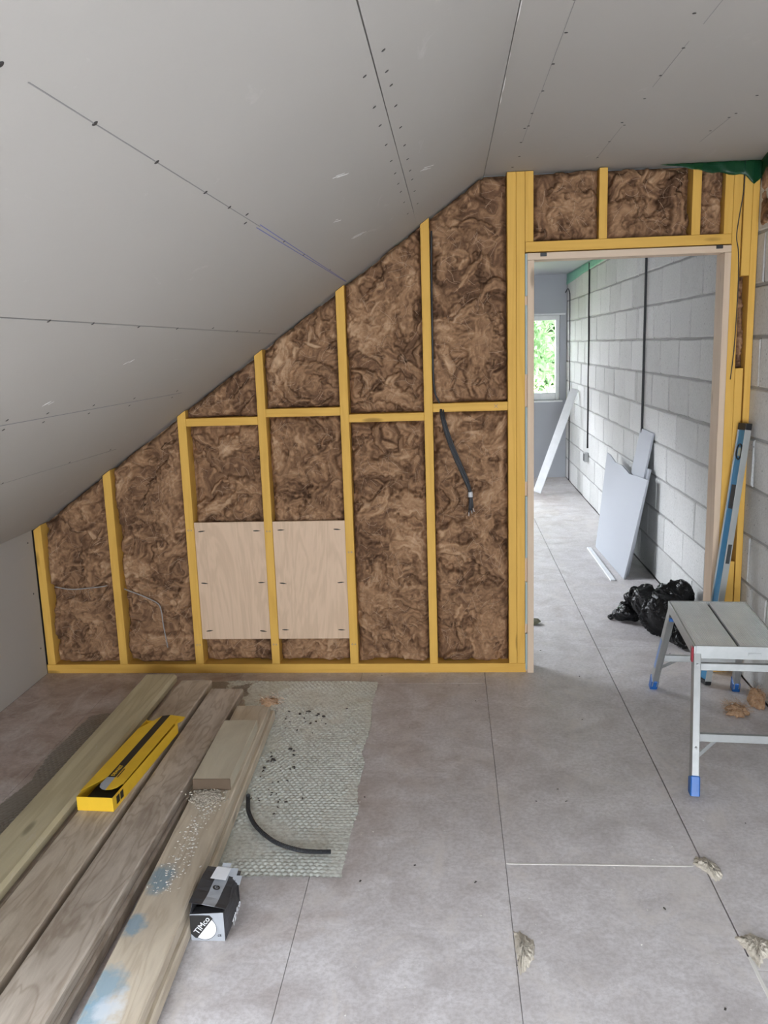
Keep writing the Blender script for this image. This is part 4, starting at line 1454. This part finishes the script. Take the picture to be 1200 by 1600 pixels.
def inside(x, y):
    c = np.zeros(x.shape, bool)
    j = len(PX) - 1
    for i in range(len(PX)):
        xi, yi, xj, yj = PX[i, 0], PX[i, 1], PX[j, 0], PX[j, 1]
        c ^= ((yi > y) != (yj > y)) & (x < (xj - xi) * (y - yi) / (yj - yi + 1e-12) + xi)
        j = i
    return c


res = 0.0034
xs = np.arange(-1.69, -0.32, res); ys = np.arange(-1.82, -0.09, res)
X, Y = np.meshgrid(xs, ys, indexing='ij')
jx = X + .006 * (vnoise(X * 70, Y * 70, 3) - .5); jy = Y + .006 * (vnoise(X * 70, Y * 70, 4) - .5)
keep = inside(jx, jy)
pt = 0.0205
row = Y / (pt * .866)
ri = np.round(row)
bx_ = X / pt + 0.5 * (ri % 2)
du = (bx_ - np.round(bx_)) * pt; dv = (row - ri) * pt * .866
dd = np.sqrt(du * du + dv * dv) / (pt * .5)
bub = np.sqrt(np.clip(1 - dd ** 2, 0, 1))
flat = np.clip((fbm(X * 6, Y * 6, 13, 3) - .30) * 3.2, 0.25, 1)
Zm = 0.0010 + 0.0052 * bub * flat + 0.001 * fbm(X * 7, Y * 7, 5, 3)
idx = np.arange(X.size).reshape(X.shape)
kc = keep[:-1, :-1] & keep[1:, :-1] & keep[1:, 1:] & keep[:-1, 1:]
Q = np.stack([idx[:-1, :-1], idx[1:, :-1], idx[1:, 1:], idx[:-1, 1:]], -1)[kc]
used, inv = np.unique(Q, return_inverse=True)
V = np.stack([X, Y, Zm], -1).reshape(-1, 3)[used]
me = np_mesh('bubble_sheet', V, quads=inv.reshape(-1, 4))
o = link('bubble_sheet', me, M['mat'], None, smooth=True)
tag(o, 'grey green dimpled bubble insulation sheet lying flat under the timbers', 'sheet')

# ribbed black flex on the sheet
path = smooth_path([(-0.752, -1.225, .0165), (-0.745, -1.255, .0158), (-0.722, -1.34, .0155), (-0.673, -1.432, .0155), (-0.594, -1.517, .0155), (-0.511, -1.560, .0155), (-0.450, -1.569, .0155), (-0.403, -1.567, .0155)], 26)
o = link('flexible_conduit', tube_mesh(path, .0075, 10, radii=[.0078 if k % 2 else .0063 for k in range(len(path))]), M['black_cable'], None)
tag(o, 'short curved length of ribbed black flexible conduit on the bubble sheet', 'conduit')

# ------------------------------------------------------------------ lettering
def lettering(name, body, size, mat, parent, mw, extrude=0.0004, sx=1.0):
    cu = bpy.data.curves.new(name, 'FONT')
    cu.body = body
    cu.size = size
    cu.extrude = extrude
    cu.align_x = 'CENTER'; cu.align_y = 'CENTER'
    cu.resolution_u = 3
    tmp = bpy.data.objects.new('tmp', cu); COL.objects.link(tmp)
    dg = bpy.context.evaluated_depsgraph_get()
    me = bpy.data.meshes.new_from_object(tmp.evaluated_get(dg))
    bpy.data.objects.remove(tmp)
    me.materials.clear(); me.materials.append(mat)
    return link(name, me, None, parent, mw @ Matrix.Diagonal((sx, 1, 1, 1)))


def quad_mesh(pts, name='panel'):
    bm = bmesh.new()
    bm.faces.new([bm.verts.new(p) for p in pts])
    return bm_mesh(bm, name)


def plate(pts, th, name='card'):
    """Thin card through 3+ coplanar points, given thickness away from its normal."""
    bm = bmesh.new()
    P = [Vector(p) for p in pts]
    n = (P[1] - P[0]).cross(P[2] - P[0]).normalized()
    a = [bm.verts.new(p) for p in P]; b = [bm.verts.new(p - n * th) for p in P]
    bm.faces.new(a); bm.faces.new(b[::-1])
    for i in range(len(P)):
        j = (i + 1) % len(P)
        bm.faces.new((a[j], a[i], b[i], b[j]))
    bmesh.ops.recalc_face_normals(bm, faces=bm.faces)
    return bm_mesh(bm, name)


# long yellow carton -------------------------------------------------
BW, BL, BH = 0.128, 0.60, 0.055
cr = empty('yellow_carton', (-1.213, -1.467, Z3), math.radians(-3.2), 'long yellow and black cardboard tool carton lying open on the grey timber', 'carton')
hw = BW / 2
ct = 0.0012
link('carton_base', plate([(-hw, 0, ct), (hw, 0, ct), (hw, BL, ct), (-hw, BL, ct)], ct), M['yellow_card'], cr)
link('carton_front', plate([(-hw, 0, 0), (hw, 0, 0), (hw, 0, .050), (-hw, 0, .050)], ct), M['yellow_card'], cr)
link('carton_side', plate([(hw, 0.001, 0), (hw, BL, 0), (hw, BL, .044), (hw, .30, .047), (hw, 0.001, .050)], ct), M['yellow_card'], cr)
link('carton_side', plate([(-hw, BL, 0), (-hw, 0.001, 0), (-hw, 0.001, .050), (-hw, .20, BH), (-hw, BL, BH)], ct), M['yellow_card'], cr)
link('carton_back', plate([(hw, BL, 0), (-hw, BL, 0), (-hw, BL, .050), (hw, BL, .050)], ct), M['yellow_card'], cr)
# lid: stripes side by side, near end cut back to a rounded tongue
zt0, zl = .0560, .0560
def lid(name, x0, x1, y0f, y0s, y1f, y1s, mat):
    link(name, plate([(x0, y0f, zt0), (x1, y0s, zt0), (x1, y1s, zl), (x0, y1f, zl)], ct), mat, cr)
lid('lid_panel', -hw, -.012, .025, .125, BL - .09, BL + .035, M['yellow_card'])
lid('lid_stripe', -.012, .018, .125, .125, BL + .035, BL + .045, M['black_print'])
lid('lid_panel', .018, hw, .125, .090, BL + .045, BL + .015, M['yellow_card'])
# tongue
tp = [(-.012, .125), (-.016, .085), (-.010, .062), (.004, .050), (.018, .046)]
link('lid_tongue', plate([(x, y, .0575 - (.125 - y) * .05) for x, y in tp] + [(.018, .125, .0575)], ct), M['grey_print'], cr)
tp = [(.018, .046), (.036, .050), (.052, .062), (hw, .090)]
link('lid_tongue', plate([(x, y, .0575 - (.125 - y) * .05) for x, y in tp] + [(hw, .125, .0575), (.018, .125, .0575)], ct), M['yellow_card'], cr)
link('lid_flap', plate([(hw + .001, BL - .03, .050), (hw + .024, BL + .0, .055), (hw + .022, BL + .03, .056), (.022, BL + .045, zt0)], ct), M['yellow_card'], cr)
lettering('brand_lettering', 'DEWALT', .019, M['yellow_card'], cr, Matrix.Translation((.003, .175, zt0 + .0004)) @ Matrix.Rotation(math.pi / 2, 4, 'Z'))
box('print_line', (.022, .125, zt0 + .0001), (.026, .19, zt0 + .0005), M['black_print'], cr)
for k in range(2):
    box('label_square', (hw + .0001, .028 + k * .030, .012), (hw + .0006, .052 + k * .030, .040), M['black_print'], cr)
link('inside_shadow_card', plate([(-hw + .002, .01, .012), (hw - .002, .01, .012), (hw - .002, .16, .012), (-hw + .002, .16, .012)], ct), M['card_inside'], cr)  # dark card stands in for the shade inside the open carton

# crushed screw carton ------------------------------------------------
tc = empty('screw_carton', (-0.690, -1.975, 0), math.radians(0.0), 'crushed black and silver cardboard screw carton on the floor against the blue-stained timber', 'carton')
W2, D2, H2 = .0475, .170, .084
link('carton_front', plate([(-W2, 0, 0), (W2, 0, 0), (W2 * 1.0, -.001, H2 + .004), (-W2, 0, H2 - .004)], .0012), M['grey_print'], tc)
# right side bulges
bm = bmesh.new()
n_y, n_z = 12, 8
gv = []
for i in range(n_y + 1):
    for k in range(n_z + 1):
        ty, tz = i / n_y, k / n_z
        x = W2 + .020 * math.sin(math.pi * tz) * math.sin(math.pi * min(1, ty * 1.2) ** .8) * .9 + .004 * math.sin(ty * 9 + tz * 5) * ty
        gv.append(bm.verts.new((x, ty * D2, tz * (H2 + .010 * ty))))
for i in range(n_y):
    for k in range(n_z):
        a = i * (n_z + 1) + k
        bm.faces.new((gv[a], gv[a + n_z + 1], gv[a + n_z + 2], gv[a + 1]))
link('carton_side', bm_mesh(bm), M['dark_grey_print'], tc)
link('carton_side', plate([(-W2, D2, 0), (-W2, 0, 0), (-W2, 0, H2 - .004), (-W2 + .004, .02, .106), (-W2 + .010, D2, .106)], .0012), M['dark_grey_print'], tc)
link('carton_back', plate([(W2, D2, 0), (-W2 + .01, D2, 0), (-W2 + .01, D2, .10), (W2, D2, .092)], .0012), M['dark_grey_print'], tc)
# sagging lid in three strips, raised at the left
def lidstrip(name, t0, t1, mat, y0=.004, y1=D2 + .006, dz=0.0):
    bm = bmesh.new(); ring = []
    for i in range(9):
        ty = i / 8
        y = y0 + (y1 - y0) * ty
        r = []
        for t in (t0, t1):
            x = -W2 - .001 + t * (2 * W2 + .004) + ty * .006
            z = .114 - .024 * t - .010 * math.sin(math.pi * ty) * t + .006 * ty * t + dz + .0018 * math.sin(ty * 11 + t * 4)
            r.append(bm.verts.new((x, y + .010 * t * (1 - ty), z)))
        ring.append(r)
    for a, b in zip(ring[:-1], ring[1:]): bm.faces.new((a[0], a[1], b[1], b[0]))
    o = link(name, bm_mesh(bm), mat, tc)
    s = o.modifiers.new('card', 'SOLIDIFY'); s.thickness = .001
    return o


lidstrip('lid_panel', 0.0, .36, M['dark_grey_print'])
lidstrip('lid_stripe', .36, .70, M['grey_print'])
lidstrip('lid_panel', .70, 1.0, M['dark_grey_print'])
link('lid_label', plate([(-.018, D2 - .055, .1145), (.026, D2 - .055, .1085), (.030, D2 - .002, .1120), (-.012, D2 - .002, .1165)], .0008), M['white_print'], tc)
link('front_flap', plate([(-W2 + .002, .001, H2 - .005), (W2 - .002, .001, H2 + .003), (W2 - .004, .045, H2 - .004), (-W2 + .004, .045, H2 - .012)], .001), M['dark_grey_print'], tc)
for k, (x, y, z) in enumerate(((.035, D2 - .01, .098), (.050, D2 - .03, .088), (.012, D2 + .0, .108))):
    link('torn_flap', plate([(x - .014, y - .008, z), (x + .012, y - .012, z - .004), (x + .014, y + .016, z + .008), (x - .010, y + .014, z + .010)], .0008), M['grey_print'], tc)
# printing on the front face: black diagonal band, white half disc, ring
FM = Matrix(((1, 0, 0, 0), (0, 0, -1, -.0016), (0, 1, 0, .040), (0, 0, 0, 1)))     # local XY of the print -> front face
rad = .0345
arc = [(rad * math.cos(a), rad * math.sin(a)) for a in np.linspace(math.radians(48 - 180), math.radians(48), 24)]
link('half_disc', prism_mesh([(x - .009, y) for x, y in arc], .0003), M['white_print'], tc, FM)
bm = bmesh.new()
for i in range(30):
    a0, a1 = math.radians(-150 + 200 * i / 30), math.radians(-150 + 200 * (i + 1) / 30)
    bm.faces.new([bm.verts.new((math.cos(a) * r - .009, math.sin(a) * r, .0005)) for a, r in ((a0, rad), (a1, rad), (a1, rad + .0012), (a0, rad + .0012))])
link('ring_line', bm_mesh(bm), M['black_print'], tc, FM)
link('black_corner', prism_mesh([(-W2 + .0005, -.018), (-W2 + .012, -.030), (-.030, -.031), (.0175, .030), (.009, .0395), (-W2 + .0005, .0385)], .0004), M['black_print'], tc, FM)
th = math.radians(52)
lettering('brand_lettering', 'TIMco', .0235, M['white_print'], tc, FM @ Matrix.Translation((-.0135, .0085, .0009)) @ Matrix.Rotation(th, 4, 'Z'))
lettering('small_lettering', 'CE', .009, M['dark_grey_print'], tc, FM @ Matrix.Translation((.033, -.022, .0005)))
SM = Matrix(((0, 0, 1, W2 + .0212), (1, 0, 0, .060), (0, 1, 0, .044), (0, 0, 0, 1)))
lettering('brand_lettering', 'TIMco', .034, M['white_print'], tc, SM @ Matrix.Rotation(math.radians(8), 4, 'Z') @ Matrix.Translation((0, 0, -.001)))
bm = bmesh.new()
bmesh.ops.create_circle(bm, cap_ends=True, segments=20, radius=.0105)
lidn = Matrix.Translation((.006, .088, .1030)) @ Matrix.Rotation(math.radians(14), 4, 'Y')
link('round_emblem', bm_mesh(bm), M['black_print'], tc, lidn)
lettering('emblem_lettering', 'C', .015, M['grey_print'], tc, lidn @ Matrix.Translation((0, 0, .0008)) @ Matrix.Rotation(.6, 4, 'Z'))

# ------------------------------------------------------------------ work platform
wp = empty('work_platform', (1.062, -0.690, 0), math.radians(-4.6), 'folding aluminium work platform with blue plastic feet standing on the floor by the block wall', 'work platform')
TW, TL, TZ = 0.160, 0.283, 0.48
# ribbed planks
def deck_plank(x0, x1):
    bm = bmesh.new()
    nrib = 22
    prof = []
    for i in range(nrib):
        a = x0 + (x1 - x0) * i / nrib; b = x0 + (x1 - x0) * (i + 1) / nrib
        prof += [(a + .0008, TZ - .0018), (a + .0018, TZ), (b - .0018, TZ), (b - .0008, TZ - .0018)]
    prof = [(x0, TZ - .022)] + [(x0, TZ - .002)] + prof + [(x1, TZ - .002), (x1, TZ - .022)]
    A_ = [bm.verts.new((x, -TL + .006, z)) for x, z in prof]; B_ = [bm.verts.new((x, TL - .006, z)) for x, z in prof]
    for i in range(len(prof)):
        j = (i + 1) % len(prof)
        bm.faces.new((A_[i], A_[j], B_[j], B_[i]))
    bm.faces.new(A_[::-1]); bm.faces.new(B_)
    bmesh.ops.recalc_face_normals(bm, faces=bm.faces)
    return bm_mesh(bm, 'deck_plank')


link('deck_plank', deck_plank(-TW + .008, -.006), M['deck'], wp)
link('deck_plank', deck_plank(.006, TW - .008), M['deck'], wp)
box('gap_strip', (-.006, -TL + .006, TZ - .02), (.006, TL - .006, TZ - .012), M['shade_grey'], wp)  # dark strip in place of the shade between the planks
for s in (-1, 1):
    box('side_rail', (s * TW - (.008 if s > 0 else 0), -TL, TZ - .045), (s * TW + (.008 if s < 0 else 0), TL, TZ + .001), M['alu'], wp, bev=.0012)
    box('end_rail', (-TW + .008, s * TL - (.006 if s > 0 else 0), TZ - .048), (TW - .008, s * TL + (.006 if s < 0 else 0), TZ + .002), M['alu'], wp, bev=.0012)


def leg(sx, sy):
    p1 = Vector((sx * .146, sy * .262, .445)); p0 = Vector((sx * .180, sy * .476, 0.028))
    o = stick('leg', p0, p1, .026, .044, M['alu'], wp, xhint=(0, 1, 0) if False else (1, 0, 0), bev=.002)
    ax = (p1 - p0).normalized()
    fr = frame_from(ax, (1, 0, 0))
    # raised flanges on the outer face
    L = (p1 - p0).length
    for e in (-1, 1):
        bm = bmesh.new(); add_box(bm, (e * .0105 - .0025, sy * -.024 - .002, -L / 2), (e * .0105 + .0025, sy * -.024 + .002, L / 2), .0006)
        link('leg_flange', bm_mesh(bm), M['alu'], o)
    f0 = p0 - ax * .030; 
    bm = bmesh.new(); add_box(bm, (-.0165, -.026, -.030), (.0165, .026, .030), .004)
    bmesh.ops.translate(bm, verts=bm.verts, vec=(0, 0, 0))
    mw = Matrix.Translation(p0 + ax * .004) @ fr
    ft = link('rubber_foot', bm_mesh(bm), M['blue_plastic'], wp, mw)
    # keep the sole level with the floor
    for v_ in ft.data.vertices:
        w = mw @ v_.co
        if v_.co.z < 0:
            w.z = max(0.0, min(w.z, .004)); v_.co = mw.inverted() @ w
    for t in (.30, .93):
        q = p0.lerp(p1, t)
        bm = bmesh.new(); bmesh.ops.create_cone(bm, cap_ends=True, segments=10, radius1=.0048, radius2=.004, depth=.006)
        link('bolt_head', bm_mesh(bm), M['galv'], wp, Matrix.Translation(q + Vector((0, sy * .0255, 0))) @ Matrix.Rotation(math.pi / 2, 4, 'X'))
    return p0, p1


legs = {(sx, sy): leg(sx, sy) for sx in (-1, 1) for sy in (-1, 1)}
for sy in (-1, 1):
    (a0, a1), (b0, b1) = legs[(-1, sy)], legs[(1, sy)]
    for t, h in ((.36, .030), (.90, .028)):
        p, q = a0.lerp(a1, t), b0.lerp(b1, t)
        stick('stretcher', p + Vector((.012, 0, 0)), q - Vector((.012, 0, 0)), .016, h, M['alu'], wp, xhint=(0, 1, 0))
    for (l0, l1, s) in ((a0, a1, 1), (b0, b1, -1)):
        p = l0.lerp(l1, .22) + Vector((s * .012, 0, 0)); q = l0.lerp(l1, .36) + Vector((s * .070, 0, -.012))
        stick('corner_brace', p, q, .004, .014, M['alu'], wp, xhint=(0, 1, 0))
for sx in (-1, 1):
    box('latch', (sx * (TW + .004) - .004, -TL - .004, TZ - .062), (sx * (TW + .004) + .004, -TL + .022, TZ - .004), M['red_plastic'], wp, bev=.003)
    box('latch', (sx * (TW - .02) - .03, TL - .10, TZ - .062), (sx * (TW - .02) + .010, TL - .08, TZ - .048), M['blue_plastic'], wp, bev=.002)
box('embossed_plate', (.03, -TL - .0016, TZ - .032), (.075, -TL - .0002, TZ - .022), M['alu'], wp, bev=.0006)
# blue printed sticker on the far left leg
(p0, p1) = legs[(-1, 1)]
fr = frame_from(p1 - p0, (1, 0, 0))
bm = bmesh.new(); add_box(bm, (-.0145, -.010, -.09), (-.0132, .012, .09))
link('blue_sticker', bm_mesh(bm), simple('pale_blue_sticker', (.28, .42, .75), .5), wp, Matrix.Translation(p0.lerp(p1, .42)) @ fr)

# ------------------------------------------------------------------ spirit level
lb, lt = Vector((1.165, -0.150, 0.0)), Vector((1.328, -0.052, 1.205))
axl = (lt - lb).normalized()
lv = empty('spirit_level', tuple(lb), 0, 'long blue spirit level leaning upright in the corner between the door studs and block wall', 'spirit level')
fl = frame_from(axl, (-0.22, 0.975, 0))     # local X: across the blue web, local Y: thickness
Ltot = (lt - lb).length


def lbox(name, lo, hi, mat, bev=.001):
    bm = bmesh.new(); add_box(bm, lo, hi, bev)
    return link(name, bm_mesh(bm), mat, lv, fl)


HWD, HT = .031, .0150
lbox('level_web', (-HWD + .003, -.0085, .025), (HWD - .003, .0085, Ltot - .030), M['level_blue'])
lbox('level_edge', (-HWD - .001, -HT, .020), (-HWD + .004, HT, Ltot - .024), M['level_grey'])
lbox('level_edge', (HWD - .004, -HT, .020), (HWD + .001, HT, Ltot - .024), M['level_grey'])
lbox('end_cap', (-HWD - .002, -HT - .001, 0.004), (HWD + .002, HT + .001, .024), M['black_plastic'], .003)
lbox('end_cap', (-HWD - .002, -HT - .001, Ltot - .032), (HWD + .002, HT + .001, Ltot), M['black_plastic'], .003)
# oval plumb vial near the top, hand hole below, middle vial
for zc, nm in ((Ltot - .13, 'vial_ring'), ):
    ringp = [(0.020 * math.cos(a), 0.0, zc + .034 * math.sin(a)) for a in np.linspace(0, 2 * math.pi, 25)]
    for yy in (-.0088, .0088):
        link(nm, tube_mesh([(x, yy, z) for x, y, z in ringp], .0042, 6), M['black_plastic'], lv, fl, smooth=True)
    lbox('vial_glass', (-.013, -.0095, zc - .022), (.013, .0095, zc + .022), simple('vial_fluid', (.42, .46, .36), .2), .004)
for zc, hl in ((Ltot - .335, .055),):
    for yy in (-1, 1):
        lbox('hand_hole', (-.017, yy * .0088 - .0012, zc - hl), (.017, yy * .0088 + .0012, zc + hl), M['black_plastic'], .001)
lbox('vial_window', (-HWD - .0016, -.010, Ltot * .475), (-HWD + .012, .010, Ltot * .475 + .09), M['shade_grey'])

# ------------------------------------------------------------------ outside: trees beyond the end window
gr = box('ground', (-14, Y_FAR + 1.5, -2.8), (14, 30, -2.6), M['meadow'])
tag(gr, 'green meadow ground outside beyond the end window', 'ground', kind='structure')


def tree(name, x, y, zc, rx, rz_, n, leaf, mat, seed, label, trunk_base=-2.6):
    R2 = np.random.RandomState(seed)
    root = empty(name, (x, y, trunk_base), 0, label, 'tree', 'trees outside the end window')
    link('trunk', tube_mesh([(0, 0, 0), (.05, .02, (zc - trunk_base) * .5), (0, 0, zc - trunk_base)], .12, 8, radii=[.16, .11, .05]), M['bark'], root)
    ncl = 26
    cl = R2.normal(0, 1, (ncl, 3)); cl /= np.linalg.norm(cl, axis=1)[:, None]; cl *= (R2.rand(ncl, 1) ** .4)
    c = cl[R2.randint(0, ncl, n)] * np.array([rx, rx, rz_]) + R2.normal(0, .20, (n, 3)) * np.array([rx, rx, rz_])
    d = R2.normal(0, 1, (n, 3)); d /= np.linalg.norm(d, axis=1)[:, None]
    e = np.cross(d, R2.normal(0, 1, (n, 3))); e /= np.linalg.norm(e, axis=1)[:, None]
    s = leaf * (0.6 + .8 * R2.rand(n, 1))
    V = np.stack([c - d * s, c + e * s * .45, c + d * s, c - e * s * .45], 1).reshape(-1, 3)
    V[:, 2] += zc - trunk_base
    Qd = np.arange(4 * n).reshape(-1, 4)
    me = np_mesh('foliage', V, quads=Qd)
    at = me.attributes.new('tone', 'FLOAT', 'POINT')
    at.data.foreach_set('value', np.repeat(R2.rand(n), 4).astype(np.float32))
    f = link('foliage', me, mat, root); f['kind'] = 'stuff'


tree('broadleaf_tree', 1.2, 10.6, 2.5, 1.6, 1.9, 24000, .058, M['leaf_green'], 1, 'mid green tree filling the upper part of the end window')
tree('broadleaf_tree', 1.5, 9.1, 0.15, 1.5, 0.95, 18000, .05, M['leaf_yellow'], 3, 'pale yellow green bush low in the end window')
tree('broadleaf_tree', 2.2, 18.5, 1.6, 3.9, 4.2, 34000, .16, M['leaf_green'], 5, 'farther pale green tree behind the others outside')
